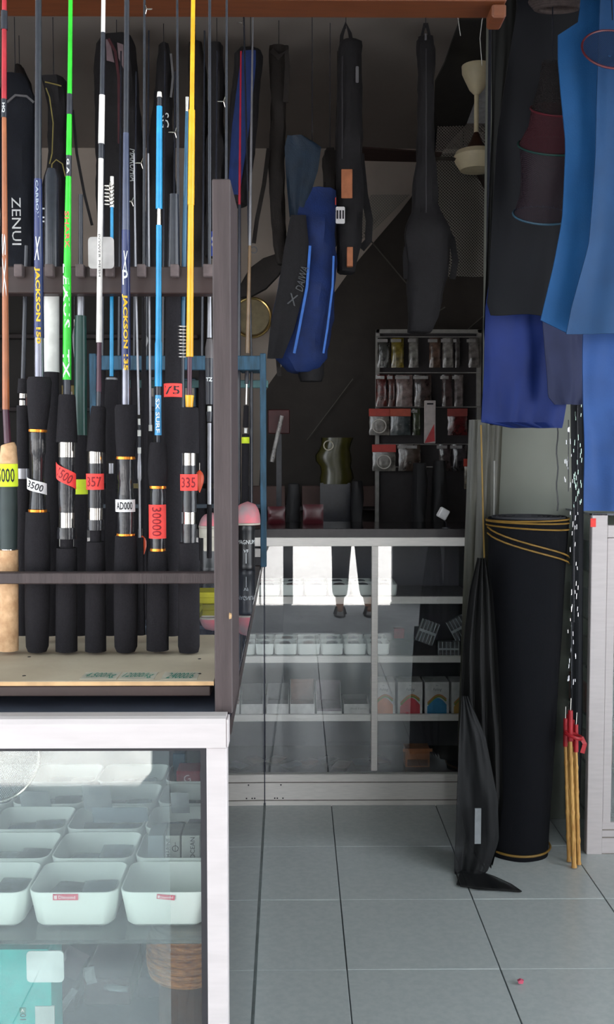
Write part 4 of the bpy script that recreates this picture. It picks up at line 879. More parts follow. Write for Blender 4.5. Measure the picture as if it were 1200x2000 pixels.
# ================================================================ BIG DARK NETS AND WALL ITEMS AT THE BACK
def sheet(name, outline, Y, m, label, cat, amp=.02, freq=9, th=.006, nx=28, nz_=28, group=None, lean=0, parent=None, anchor='top', kids=()):
    """hanging cloth: outline rows (py, pxLeft, pxRight), folded in depth"""
    outline = sorted(outline); g = G()
    def lr(y):
        for (ya, la, ra), (yb_, lb_, rb_) in zip(outline, outline[1:]):
            if y <= yb_: u = (y-ya)/(yb_-ya); return la+(lb_-la)*u, ra+(rb_-ra)*u
        return outline[-1][1:]
    y0, y1 = outline[0][0], outline[-1][0]; rowsf = []; 
    for i in range(nz_+1):
        y = y0+(y1-y0)*i/nz_; l, r = lr(y); row = []
        for j in range(nx+1):
            u = j/nx; x = l+(r-l)*u; d = amp*math.sin(freq*u*2*PI/1.0*.5+.6*math.sin(i*.25))*(.3+.7*i/nz_)+amp*.6*noise.noise(Vector((u*6, i*.12, Y)))
            row.append(P(x, y, Y+lean*i/nz_)+Vector((0, d, 0)))
        rowsf.append(row)
    # front and back skins
    n = nx+1; vs = [v for r_ in rowsf for v in r_]; vb = [v+Vector((0, th, 0)) for v in vs]; N_ = len(vs); fs = []
    for i in range(nz_):
        for j in range(nx):
            a = i*n+j; fs.append((a, a+n, a+n+1, a+1)); fs.append((N_+a, N_+a+1, N_+a+n+1, N_+a+n))
    for i in range(nz_): a = i*n; fs.append((a, a+N_, a+n+N_, a+n)); a += nx; fs.append((a, a+n, a+n+N_, a+N_))
    for j in range(nx): fs.append((j, j+1, j+1+N_, j+N_)); a = nz_*n+j; fs.append((a, a+N_, a+1+N_, a+1))
    g.add(vs+vb, fs); o = g.build(name, m, parent, smooth=True)
    if not parent: tag(o, label, cat, group)
    return o
darkcloth = mat('dark_olive_tarpaulin', '#37322f', .85, 0, .1, 12, .3, 60)
dark_strip = mat('blackish_ceiling_strip', '#2a2826', .9, 0, .1, 12, .3, 60)
Yw = 5.0
sh = sheet('hanging_tarpaulin', [(300, 845, 1010), (392, 800, 1010), (520, 690, 1010), (765, 515, 1010), (1090, 500, 1010)], Yw, darkcloth, 'large dark olive tarpaulin hung diagonally across the back wall', 'tarpaulin', amp=.012, freq=6)
def cp(px, py):
    v = P(px, py, 3); d = v-Vector((0, 0, CAMZ)); t_ = (CEIL-CAMZ)/d.z; return Vector((0, 0, CAMZ))+d*t_
q_ = [cp(*p) for p in ((899, 33), (868, 121), (850, 158), (846, 294), (862, 294), (912, 237), (929, 190), (958, 125), (1000, 60), (1000, 30))]
g = G(); g.loft([[v+Vector((0, 0, z)) for v in q_] for z in (-.012, -.004, .0)]); tag(g.build('ceiling_dark_strip', dark_strip), 'blackish strip lying flat along the ceiling left of the fan', 'tarpaulin')  # flat dark outline laid against the ceiling
for px in (850, 905, 950):
    v_ = P(px, 303, Yw); G().tube([v_, Vector((v_.x, Yw, CEIL+.002))], .003, 5).build('tie_cord', carbon, sh)
for pts in (((712, 455), (800, 560)), ((965, 600), (860, 690)), ((800, 640), (870, 600)), ((690, 740), (600, 860))):
    G().tube([P(*p, Yw-.035) for p in pts], .0035, 5).build('seam', mat('tarp_seam', '#5b5750', .7), sh)
netm = net('grey_fishing_net', '#8a8780', .35, 30)
sheet('hanging_net', [(240, 856, 975), (330, 848, 975), (540, 858, 975)], 4.9, netm, 'grey fine mesh net hanging right of the long black bag', 'net', amp=.012, freq=4)
sheet('hanging_net', [(380, 725, 802), (440, 700, 740), (470, 690, 705)], 4.975, netm, 'corner of grey mesh net along the edge of the dark tarpaulin', 'net', amp=.006, freq=3)
for k, ((xa, ya), (xb, yb_)) in enumerate((((712, 352), (832, 322)),)): pass
# window light panel, right of the fan
q_ = [cp(*p) for p in ((944, 164), (929, 190), (911, 237), (1010, 237), (1010, 164))]
g = G(); g.loft([[v+Vector((0, 0, z)) for v in q_] for z in (-.010, .0)]); struct('window_1', g, mat('pale_skylight_pane', '#d5d8de', .4))
# left, dark cabinet added to stand in for the deep shade of the room
cab = thing('shade_cabinet', P(150, 1000, 4.9)*1, 'tall dark cabinet added for the deep shade behind the rods', 'cabinet')
dkc = mat('shade_cabinet_dark', '#181413', .7, 0, .1, 8)
xa, xb = -2.3, P(392, 0, 4.8).x
G().cbox(xa, xb, 4.8, 5.25, 0, P(0, 560, 4.8).z, .004).build('body', dkc, cab)
for z_ in (.75, 1.15, 1.55, 1.9): G().cbox(xa+.02, xb-.02, 4.74, 4.8, z_, z_+.02, .002).build('shelf', mat('dark_shelf', '#2a2224', .7), cab)
for k in range(14):
    px = 15+k*27; z_ = (1.17, 1.57, .77)[k % 3]; cc = ['#3d4654', '#6a3a34', '#4a4a46', '#2d4a5c', '#7a6a30'][k % 5]; h = random.uniform(.08, .16); cx = P(px, 0, 4.76).x
    o = G().cbox(cx-.03, cx+.03, 4.745, 4.795, z_, z_+h, .003).build('tackle_box', M_('dim_box_%d' % (k % 5), cc, .5)); tag(o, 'dim tackle box, %s from the left on the added cabinet shelves' % ORD[k], 'box', 'tackle boxes on the added cabinet')
    G().box(cx-.022, cx+.022, 4.743, 4.745, z_+h*.35, z_+h*.7).build('box_label', M_('dim_label', '#a39c92', .6), o)
# round brass rimmed disc
rd = thing('wall_disc', P(490, 660, 5.0), 'round beige disc with thin brass rim on the wall right of the rack panel', 'wall disc')
G().lathe(P(492, 620, 5.1), [(W(36, 5.1), -.02), (W(36, 5.1), .02), (W(34, 5.1), .03), (.001, .03)], 40, Matrix.Rotation(PI/2, 3, 'X')).build('disc', M_('beige_drum', '#8f8264', .6), rd, smooth=True)
G().torus(P(492, 620, 5.06), W(37, 5.1), .008, Matrix.Rotation(PI/2, 3, 'X'), 48, 8).build('rim', mat('polished_brass', '#d8b878', .2, .9), rd, smooth=True)
G().box(P(490, 0, 5.1).x, P(494, 0, 5.1).x, 5.1, BW, P(0, 630, 5.1).z, P(0, 610, 5.1).z).build('bracket', carbon, rd)

# ---------------------------------------------------------------- ceiling fan
YF = 4.15; fc = P(932, 128, YF); cream = mat('cream_enamel', '#dccfae', .45, 0, .04)
fan = thing('ceiling_fan', Vector((fc.x, YF, CEIL-.75)), 'cream ceiling fan with dark brown blades hanging on a rod', 'ceiling fan')
zz = lambda py: P(0, py, YF).z
zc0 = zz(126)
G().lathe((fc.x, YF, 0), [(W(29, YF), zc0), (W(28, YF), zc0-.03), (W(24, YF), zz(150)), (W(14, YF), zz(172)), (W(6, YF), zz(181)), (W(5, YF), zz(181)-.002)], 28).build('canopy', cream, fan, smooth=True)
if CEIL > zc0: G().tube([(fc.x, YF, zc0-.01), (fc.x, YF, CEIL)], .012, 8).build('hanger', carbon, fan)
G().tube([(fc.x, YF, zz(178)), (fc.x, YF, zz(260))], W(4.5, YF), 12).build('down_rod', cream, fan, smooth=True)
G().lathe((fc.x, YF, 0), [(W(4, YF), zz(255)), (W(12, YF), zz(275)), (W(22, YF), zz(290)), (W(30, YF), zz(296)), (W(8, YF), zz(298))], 28).build('motor_cover', mat('brown_motor', '#4a2f24', .5), fan, smooth=True)
mz0, mz1 = zz(294), zz(333)
G().lathe((fc.x, YF, 0), [(W(38, YF), mz0), (W(43, YF), mz0-.02), (W(40, YF), (mz0+mz1)/2), (W(30, YF), mz1+.005), (W(10, YF), mz1)], 32).build('motor_bowl', cream, fan, smooth=True)
bladem = mat('dark_brown_blade', '#3a2a26', .5)
for k, a0 in enumerate((188, 68, 308)):
    a = math.radians(a0); Mb = Matrix.Translation(Vector((fc.x, YF, mz0-.03))) @ Matrix.Rotation(a, 4, 'Z') @ Matrix.Rotation(.12, 4, 'X')
    bl = G().prism([], 0, 0) if False else G()
    ol = [(.16, -.045), (.5, -.062), (.58, -.05), (.6, 0), (.58, .05), (.5, .062), (.16, .045)]
    bl.loft([[Mb @ Vector((x, y, z)) for x, y in ol] for z in (-.003, .003)]); bl.build('blade', bladem, fan)
    g = G(); g.loft([[Mb @ Vector((x, y, z)) for x, y in ((.06, -.012), (.22, -.02), (.22, .02), (.06, .012))] for z in (-.006, -.003)]); g.build('blade_bracket', chrome, fan)
# cords hanging near the fan
for k, (pts, lb) in enumerate(((((951, 8), (942, 40), (938, 75), (942, 128)), 'thin pale cord hanging above the ceiling fan'), (((900, 10), (895, 35), (900, 70)), 'short brown cord hanging left of the fan'))):
    tp_ = P(*pts[0], 2.9); o = G().tube([Vector((tp_.x, 2.9, CEIL+.002))]+[P(x, y, 2.9) for x, y in pts], .0012, 5).build('pull_string', M_('pale_cord', '#b5b3b0', .6)); tag(o, lb, 'cord')

# ---------------------------------------------------------------- hanging rod bags
blk = mat('black_nylon', '#151318', .8, 0, .15, 60, .5, 300); brk = mat('brown_black_nylon', '#1f1917', .8, 0, .15, 60, .5, 300)
nvy = mat('dark_navy_nylon', '#101623', .8, 0, .15, 60, .5, 300); blu = mat('royal_blue_nylon', '#0e2b66', .75, 0, .15, 20, .5, 200)
tealn = mat('teal_navy_nylon', '#12283c', .6, 0, .15, 20, .5, 200); orang = M_('brown_orange_patch', '#b5704c', .6); pipe = M_('khaki_piping', '#8d8248', .6)
bgrp = 'rod bags hanging from the ceiling'
def hang(o, px, py, Y, px2=None):
    top = P(px, py, Y)-Vector((0, 0, .02)); ct = Vector((top.x, Y, CEIL))
    if top.z < CEIL: G().tube([top, ct], .0015, 5).build('hanging_string', carbon, o)
def straps(o, pts, w_, Y, m, th=.004, name='strap'): return G().ribbon([P(x, y, Y) for x, y in pts], W(w_, Y), th).build(name, m, o, smooth=True)
Yg = 3.75
# left group
o = blob('rod_bag', [(30, 150, 40), (35, 190, 66), (35, 300, 70), (34, 560, 62)], Yg, .12, nvy, 'wide dark navy rod bag hanging at the far left behind the cork rod', 'rod bag', bgrp); hang(o, 30, 150, Yg)
straps(o, [(14, 200), (30, 186), (52, 188), (66, 200)], 4, Yg-.08, silver); text('ZENUI', .07, P(32, 432, Yg-.075), o, wprint, rot=-PI/2, fit=(W(88, Yg), W(17, Yg)))
o = blob('rod_bag', [(38, 130, 12), (44, 160, 26), (50, 200, 34), (52, 520, 40)], Yg+.16, .1, brk, 'pointed brown black rod bag behind the wide navy bag', 'rod bag', bgrp); hang(o, 38, 130, Yg+.16)
o = blob('rod_bag', [(105, 155, 44), (108, 170, 40), (112, 210, 36), (112, 300, 32), (106, 380, 46), (104, 560, 44)], Yg, .09, blk, 'black rod bag with khaki piping between navy and green rods', 'rod bag', bgrp); hang(o, 105, 156, Yg)
for pts in (((88, 160), (105, 164), (120, 168)), ((90, 172), (97, 190), (104, 240), (102, 300), (97, 320)), ((100, 340), (102, 320), (110, 312), (122, 320), (128, 345))): straps(o, pts, 2, Yg-.05, pipe, name='piping')
text('MJ', .06, P(88, 420, Yg-.055), o, wprint, rot=-PI/2)
straps(o, [(142, 215), (150, 300), (165, 380), (180, 440)], 5, Yg+.03, blk)
o = blob('rod_bag', [(228, 75, 60), (226, 90, 76), (228, 160, 86), (234, 300, 90), (240, 560, 92)], Yg+.02, .13, blk, 'broad black rod bag with sideways lettering behind the white rod', 'rod bag', bgrp, seed=3); hang(o, 228, 76, Yg+.02)
text('MARUHIA', .075, P(260, 322, Yg-.085), o, M_('grey_white_print', '#b4b8ba', .5), rot=-PI/2, shear=.3, fit=(W(60, Yg), W(12, Yg)))
G().prism([(P(206, 0, Yg-.09).x, P(0, 76, Yg-.09).z), (P(213, 0, Yg-.09).x, P(0, 76, Yg-.09).z), (P(222, 0, Yg-.09).x, P(0, 121, Yg-.09).z), (P(207, 0, Yg-.09).x, P(0, 117, Yg-.09).z)], Yg-.09, Yg-.087).build('pale_patch', M_('dusty_pink_patch', '#7d6a70', .6), o)
G().prism([(P(228, 0, Yg-.09).x, P(0, 82, Yg-.09).z), (P(240, 0, Yg-.09).x, P(0, 86, Yg-.09).z), (P(240, 0, Yg-.09).x, P(0, 133, Yg-.09).z), (P(230, 0, Yg-.09).x, P(0, 112, Yg-.09).z)], Yg-.09, Yg-.087).build('pale_patch', M_('dusty_pink_patch', '#7d6a70', .6), o)
straps(o, [(212, 76), (225, 100), (232, 150), (233, 280)], 5, Yg-.095, M_('dark_red_strap', '#4a2028', .6))
o = blob('rod_bag', [(320, 88, 20), (322, 140, 30), (318, 220, 36), (314, 300, 52), (316, 420, 60), (318, 560, 60)], Yg+.05, .1, blk, 'black rod bag widening downwards behind the blue rod', 'rod bag', bgrp, seed=5); hang(o, 320, 90, Yg+.05)
text('SG', .05, P(320, 235, Yg-.02), o, wprint, rot=-PI/2); straps(o, [(334, 105), (338, 150), (334, 190)], 4, Yg, silver, name='buckle_strap')
o = blob('rod_bag', [(382, 86, 26), (386, 140, 34), (390, 250, 38), (392, 560, 40)], Yg+.06, .09, brk, 'brown black rod bag right behind the yellow rod', 'rod bag', bgrp, seed=8); hang(o, 382, 88, Yg+.06)
o = blob('rod_bag', [(424, 88, 22), (424, 160, 28), (422, 250, 30), (424, 310, 42), (424, 500, 46)], Yg, .09, blk, 'black rod bag with blue lettered patch left of the rack panel top', 'rod bag', bgrp, seed=9); hang(o, 424, 89, Yg)
a, b = P(408, 500, Yg-.06), P(428, 452, Yg-.06); G().box(a.x, b.x, Yg-.062, Yg-.058, a.z, b.z).build('blue_patch', M_('blue_patch', '#2348b8', .5), o); text('Co', .04, P(420, 470, Yg-.064), o, wprint, rot=-PI/2)
# blue bag
o = blob('rod_bag', [(488, 98, 36), (486, 110, 52), (478, 200, 56), (470, 300, 56), (462, 400, 40)], Yg-.05, .1, blk, 'blue fronted rod bag with black side, right of the rack panel top', 'rod bag', bgrp, seed=2); hang(o, 490, 99, Yg-.05)
sheet('blue_panel', [(98, 475, 500), (130, 468, 500), (250, 453, 487), (380, 445, 468)], Yg-.115, blu, '', '', amp=.004, freq=2, nx=8, nz_=12, parent=o)
straps(o, [(492, 290), (488, 350), (487, 400), (488, 470)], 4, Yg-.02, pipe, name='cord')
# brown wide strap bag
o = blob('rod_bag', [(545, 92, 36), (545, 110, 38), (544, 220, 28), (540, 330, 30), (546, 480, 26), (550, 515, 16)], Yg+.02, .06, brk, 'flat brown rod bag hanging between blue bags, strap curled at its top', 'rod bag', bgrp, seed=12); hang(o, 545, 93, Yg+.02)
straps(o, [(530, 98), (545, 112), (560, 100), (562, 130), (558, 200)], 10, Yg-.03, brk)
straps(o, [(525, 290), (516, 360), (502, 430), (496, 475)], 8, Yg+.0, brk); G().torus(P(496, 488, Yg), W(6, Yg), .002, Matrix.Rotation(PI/2, 3, 'X'), 16, 6).build('clip', silver, o)
# leaf shaped flap
lf = thing('shoulder_pad', P(470, 580, 4.0), 'dark leaf shaped padded strap end beside the brass rimmed disc', 'strap pad', None)
ol = [(562, 498), (545, 495), (515, 505), (488, 525), (468, 560), (460, 585), (490, 582), (520, 566), (545, 540), (558, 518)]
G().prism([(P(x, y, 4.0).x, P(x, y, 4.0).z) for x, y in ol], 3.98, 4.01, .06).build('pad', brk, lf, smooth=True)
straps(lf, [(560, 500), (552, 470), (548, 440)], 14, 4.0, brk); v_ = P(548, 440, 4.0); G().tube([v_, Vector((v_.x, 4.0, CEIL))], .0015, 5).build('hanging_string', carbon, lf)
# big blue bag with folded teal flap
o = blob('rod_bag', [(622, 372, 60), (615, 430, 82), (605, 500, 101), (600, 560, 109), (588, 640, 119), (588, 700, 103), (592, 726, 60)], Yg-.15, .16, blu, 'big royal blue rod bag slumped with black lettered front, hanging at centre left', 'rod bag', bgrp, seed=20, nz=.012)
hang(o, 610, 372, Yg-.15)
sheet('black_front_panel', [(420, 568, 598), (480, 556, 604), (560, 544, 596), (640, 528, 576), (700, 522, 552)], Yg-.245, blk, '', '', amp=.006, freq=2, nx=10, nz_=16, parent=o)
text('DAIWA', .085, P(590, 545, Yg-.262), o, M_('grey_print', '#55585c', .5), rot=PI/2-.25, shear=.3, fit=(W(44, Yg), W(14, Yg)))
text('X', .09, P(572, 585, Yg-.262), o, M_('grey_print', '#55585c', .5), rot=-.3, fit=(W(16, Yg), W(20, Yg)))
sheet('folded_flap', [(264, 562, 592), (285, 556, 628), (330, 558, 622), (380, 562, 606), (424, 566, 598)], Yg-.2, tealn, '', '', amp=.012, freq=2, nx=10, nz_=14, parent=o)
straps(o, [(606, 480), (600, 560), (585, 640), (575, 690)], 5, Yg-.25, M_('bright_blue_piping', '#3a78d8', .5), name='piping'); straps(o, [(652, 500), (650, 560), (640, 640), (632, 690)], 4, Yg-.235, M_('bright_blue_piping', '#3a78d8', .5), name='piping')
G().lathe(P(608, 745, Yg-.14), [(W(20, Yg), 0), (W(24, Yg), .02), (W(25, Yg), .1), (W(20, Yg), .14)], 20).build('base_cup', blk, o, smooth=True)
straps(o, [(543, 700), (546, 735)], 8, Yg-.12, brk)
# black bag with handle, orange patches and white tag
o = blob('rod_bag', [(685, 85, 40), (684, 95, 46), (684, 200, 48), (682, 300, 50), (684, 400, 52), (682, 480, 46), (676, 532, 34)], Yg-.1, .1, blk, 'long black rod bag with loop handle, orange patches and white price tag', 'rod bag', bgrp, seed=31); hang(o, 676, 45, Yg-.1)
straps(o, [(666, 100), (668, 70), (676, 46), (684, 66), (688, 88)], 7, Yg-.1, blk, name='handle')
o_ = G(); a, b = P(667, 387, Yg-.165), P(689, 330, Yg-.165); G().cbox(a.x, b.x, Yg-.166, Yg-.16, a.z, b.z, .002).build('orange_patch', orang, o)
a, b = P(678, 520, Yg-.165), P(690, 482, Yg-.165); G().cbox(a.x, b.x, Yg-.166, Yg-.14, a.z, b.z, .002).build('orange_patch', orang, o)
a, b = P(656, 437, Yg-.17), P(674, 404, Yg-.17); tg = G().prism(rpoly(a.x, b.x, a.z, b.z, .005), Yg-.172, Yg-.17).build('price_tag', whitetag, o); text('III', .042, (a+b)/2+Vector((0, -.004, 0)), o, ink, bold=.001)
a, b = P(695, 162, Yg-.16), P(701, 130, Yg-.16); G().prism(rpoly(a.x, b.x, a.z, b.z, .004), Yg-.164, Yg-.16).build('zip_pull', silver, o)
straps(o, [(656, 386), (656, 400)], 2, Yg-.17, M_('red_thread', '#b03a34', .6))
straps(o, [(704, 300), (712, 380), (722, 430), (720, 470), (706, 486)], 14, Yg-.06, blk); straps(o, [(662, 100), (662, 180), (658, 260), (658, 320)], 6, Yg-.06, brk)
sd_ = blob('rod_bag', [(645, 292, 16), (646, 310, 28), (646, 420, 30), (648, 480, 20)], Yg+.04, .05, brk, 'short dark brown pouch hanging left of the long black bag', 'rod bag', bgrp, seed=33); hang(sd_, 645, 292, Yg+.04)
G().tube([P(669, y, Yg-.155) for y in range(110, 330, 20)], .0022, 5).build('zip', M_('dark_zip', '#3c3a40', .5), o)
# black bag J
o = blob('rod_bag', [(832, 76, 30), (833, 100, 33), (833, 200, 30), (832, 300, 34), (830, 400, 52), (836, 460, 90), (836, 540, 78), (826, 620, 60), (820, 648, 46)], Yg-.1, .11, blk, 'long black rod bag with pointed loop, widening like a skirt at its foot', 'rod bag', bgrp, seed=40, nz=.008); hang(o, 832, 44, Yg-.1)
G().tube([P(833+.3*math.sin(y*.1), y, Yg-.158) for y in range(95, 420, 20)], .0022, 5).build('zip', M_('dark_zip', '#3c3a40', .5), o)
straps(o, [(822, 82), (830, 46), (834, 46), (842, 82)], 5, Yg-.1, blk, name='handle'); G().tube([P(832, 66, Yg-.14), P(832, 78, Yg-.14)], .004, 8).build('zip_pull', silver, o)
straps(o, [(868, 440), (884, 470), (890, 510), (884, 545)], 12, Yg-.1, blk); straps(o, [(802, 440), (792, 500), (794, 545)], 10, Yg-.1, blk)

# ================================================================ RIGHT SIDE
YR = 2.60
cyan = mat('bright_blue_nonwoven', '#064e86', .7, 0, .06, 10, .25, 300); cyan2 = mat('deep_blue_nonwoven', '#093c68', .7, 0, .08, 10, .25, 300)
royal = mat('royal_blue_mesh', '#0d2a72', .7, 0, .1, 8, .25, 200); midb = mat('mid_blue_mesh', '#1e4886', .7, 0, .1, 8, .25, 200)
nearblack = mat('blue_black_mesh', '#10141f', .8, 0, .1, 8); dkn = net('dark_navy_net', '#12182c', .9, 60)
bar = thing('hanging_rail', Vector((P(1100, 0, 2.85).x, 2.85, 2.72)), 'dark rail above the right side carrying nets and blue cloth', 'rail')
G().tube([(P(960, 0, 2.85).x, 2.85, 2.76), (2.6, 2.85, 2.76)], .014, 10).build('rail_tube', carbon, bar, smooth=True)
for x in (.72, 1.6): G().tube([(x, 2.85, 2.76), (x, 2.85, CEIL)], .008, 6).build('rail_hanger', carbon, bar)
sheet('blue_cloth', [(-60, 1140, 1290), (20, 1134, 1290), (48, 1130, 1290), (62, 1092, 1290), (120, 1092, 1290), (280, 1106, 1290), (430, 1098, 1290), (520, 1082, 1290), (580, 1068, 1290), (627, 1057, 1290), (640, 1080, 1290), (650, 1110, 1290)], YR, cyan, 'bright cyan blue cloth hanging at the top right corner', 'cloth', amp=.010, freq=2.2)
sheet('blue_cloth', [(-60, 1176, 1290), (60, 1172, 1290), (300, 1164, 1290), (480, 1150, 1290), (600, 1118, 1290), (652, 1108, 1290)], YR-.06, cyan2, 'deeper blue cloth layered in front of the bright cyan cloth', 'cloth', amp=.010, freq=3)
sheet('blue_cloth', [(640, 1140, 1290), (700, 1140, 1290), (998, 1142, 1290)], YR+.04, midb, 'mid blue cloth hanging below the bright cyan cloth at right', 'cloth', amp=.012, freq=3.5)
sheet('blue_cloth', [(520, 962, 1120), (600, 950, 1130), (826, 941, 1102), (836, 1000, 1100)], 2.98, royal, 'royal blue cloth hanging in front of the pale pier', 'cloth', amp=.018, freq=4)
sheet('dark_net', [(-60, 1008, 1300), (20, 1012, 1300), (100, 998, 1300), (260, 972, 1210), (400, 962, 1210), (560, 956, 1210), (590, 952, 1200), (615, 960, 1190)], 2.90, mat('midnight_net', '#080b14', .85, 0, .1, 8), 'midnight blue net draped over the royal blue cloth', 'net', amp=.02, freq=5)
sheet('dark_net', [(-60, 960, 1010), (20, 962, 1012), (120, 962, 1000), (240, 962, 984), (640, 945, 975), (830, 958, 978)], 3.1, mat('charcoal_green_net', '#1b1d1d', .85, 0, .1, 8), 'charcoal green net strip hanging along the edge of the pier', 'net', amp=.012, freq=2)
sheet('blue_cloth', [(600, 1060, 1150), (700, 1066, 1150), (775, 1072, 1148), (790, 1085, 1140)], 2.94, mat('dusky_violet_mesh', '#2b3256', .75, 0, .1, 8), 'dusky violet blue cloth end between royal blue and mid blue cloths', 'cloth', amp=.01, freq=3)
# keep net with rings
kt = thing('keep_net', P(1080, 470, 2.80), 'dark ringed keep net with red and green mesh beside the cyan cloth', 'net')
def kring(px, py, rx, m, Y=2.80, tilt=.55, nm='ring'): return G().torus(P(px, py, Y), W(rx, Y), .003, Matrix.Rotation(tilt, 3, 'X'), 40, 6).build(nm, m, kt, smooth=True)
rr1 = M_('red_ring', '#5a1824', .5); gr1 = M_('green_ring', '#143c38', .5); tr1 = M_('teal_grey_ring', '#35566b', .5)
kring(1095, 214, 56, rr1); kring(1082, 285, 68, gr1); kring(1060, 420, 56, tr1)
def ktube(pts, m, nm):
    g = G(); R = []
    for px, py, rx in pts: c = P(px, py, 2.80); R.append([c+Matrix.Rotation(.55, 3, 'X') @ Vector((W(rx, 2.80)*math.cos(a), W(rx, 2.80)*math.sin(a), 0)) for a in [q*PI/14 for q in range(28)]])
    g.loft(R, caps=False).build(nm, m, kt, smooth=True)
ktube([(1080, 120, 20), (1088, 165, 34), (1095, 214, 54)], net('dark_brown_mesh', '#171012', .6, 90), 'top_mesh'); ktube([(1095, 214, 54), (1095, 250, 60), (1082, 285, 66)], net('wine_red_mesh', '#3a0e1a', .75, 90), 'red_mesh')
ktube([(1082, 285, 66), (1076, 330, 56), (1066, 380, 48), (1060, 420, 54)], net('wine_dark_mesh', '#1c0a18', .75, 90), 'wine_mesh')
G().tube([P(1080, 120, 2.80), P(1080, 0, 2.80), Vector((P(1080, 0, 2.80).x, 2.85, 2.76))], .002, 5).build('cord', carbon, kt)
rg = thing('net_ring', P(1200, 140, 2.46), 'red rimmed round landing net against the blue cloth at the top right edge', 'net')
G().torus(P(1196, 96, 2.44), W(57, 2.44), .0028, Matrix.Rotation(1.0, 3, 'X'), 40, 6).build('ring', rr1, rg, smooth=True)
cc0 = P(1196, 96, 2.44); R = []
for k in (1, .7, .35, .05): R.append([cc0+Matrix.Rotation(1.0, 3, 'X') @ Vector((W(56, 2.44)*k*math.cos(a), W(56, 2.44)*k*math.sin(a), .02*(k-1))) for a in [q*PI/14 for q in range(28)]])
G().loft(R, caps=False).build('mesh', net('navy_mesh', '#12284a', .7, 90), rg, smooth=True); G().tube([cc0+Vector((0, 0, .07)), Vector((cc0.x, 2.5, 2.76)), Vector((cc0.x, 2.85, 2.77))], .0015, 5).build('cord', carbon, rg)
# coiled hose at top
hc = thing('rope_coil', P(1090, 22, 2.8), 'dull brown rope coil hanging at the top right', 'rope')
for k in range(4): G().torus(P(1090, 2+k*4, 2.8), W(50-3*k, 2.8), .008, Matrix.Rotation(.25, 3, 'X'), 36, 8).build('loop', mat('dull_brown_rope', '#4e4240', .8, 0, .2, 80, .5, 200), hc, smooth=True)
# black roll
YK = 3.0
rl = thing('mesh_roll', P(1025, 1705, 3.1)*1, 'tall black rolled plastic mesh tied with yellow cord, standing on the floor', 'roll')
rollm = mat('black_plastic_mesh_roll', '#0e0e12', .9, 0, .15, 120, .8, 400, spec=.2, col2='#0b0d14', stretch=(3, 3, 1))
base = P(1025, 1700, 3.12); topc = P(1046, 1015, 3.14); rB = W(64, 3.12); rT = W(80, 3.14); g = G(); R = []
hT = topc.z
for k in range(31):
    u = k/30; c = Vector((base.x+(topc.x-base.x)*u, 3.12+rB+.02*u, hT*u)); rr_ = rB+(rT-rB)*u; ring = []
    for q in range(40):
        a = q*2*PI/40; d = .004*noise.noise(Vector((math.cos(a)*1.5, math.sin(a)*1.5, u*4)))+.0015*math.sin(a*7+u*3); ring.append(c+Vector(((rr_+d)*math.cos(a), (rr_+d)*math.sin(a), 0)))
    R.append(ring)
g.loft(R).build('rolled_mesh', rollm, rl, smooth=True)
# spiral layers at the top
sp_ = []
ct = Vector((topc.x, 3.14+rB, hT))
for k in range(120): a = k*.32; q = rT*(.25+.72*k/120); sp_.append(ct+Vector((q*math.cos(a), q*math.sin(a), .003)))
G().ribbon(sp_, .003, .006, Vector((0, 0, 1))).build('roll_layers', mat('roll_edge', '#34343a', .7), rl)
ycord = mat('yellow_brown_cord', '#8c6a28', .6)
for zo, ta in ((-.012, .02), (-.03, .05), (-.004, -.02)): G().torus(ct+Vector((0, 0, zo)), rT+.004, .003, Matrix.Rotation(ta, 3, 'Y'), 48, 6).build('cord', ycord, rl, smooth=True)
for dz in (0, .02):
    pts = []
    for k in range(13): a = PI+.1+k*(PI-.4)/12; u = k/12; pts.append(ct+Vector(((rT+.005)*math.cos(a), (rT+.005)*math.sin(a), -.03-dz-.10*u)))
    G().tube(pts, .003, 6).build('slack_cord', ycord, rl, smooth=True)
G().torus(Vector((base.x, 3.12+rB, .02)), rB+.003, .004, None, 48, 6).build('bottom_cord', ycord, rl, smooth=True)
# vertical grey-green sheets left of the roll
sm = mat('olive_grey_film', '#4d4c41', .35, 0, .2, 12, .4, 40, stretch=(8, 8, .3), alpha=.82)
fr = thing('film_roll', P(925, 1560, 3.43), 'olive grey translucent plastic film hanging in pleats left of the black roll', 'film')
g = G(); R = []
for k in range(25):
    u = k/24; y = 820+u*740; c = P(950-24*min(1, u*1.2), y, 3.43); wv = W(30-2*u, 3.43)
    R.append([c+Vector(((wv/1.0)*math.cos(a)*(1+.12*math.sin(a*9)), .024*math.sin(a)*(1+.2*math.sin(a*7)), 0)) for a in [q*2*PI/40 for q in range(40)]])
g.loft(R).build('pleated_film', sm, fr, smooth=True)
G().tube([P(940, 830, 3.39), P(944, 1000, 3.39), P(951, 1230, 3.39)], .003, 6).build('gold_seam', mat('gold_thread', '#a08040', .5), fr); G().tube([P(966, 900, 3.39), P(965, 1050, 3.39), P(961, 1160, 3.39)], .003, 6).build('pale_seam', M_('pale_seam', '#9a9a96', .5), fr)
G().tube([P(950, 822, 3.43), Vector((P(950, 822, 3.43).x, 3.43, CEIL))], .006, 6).build('hanging_cord', carbon, fr)
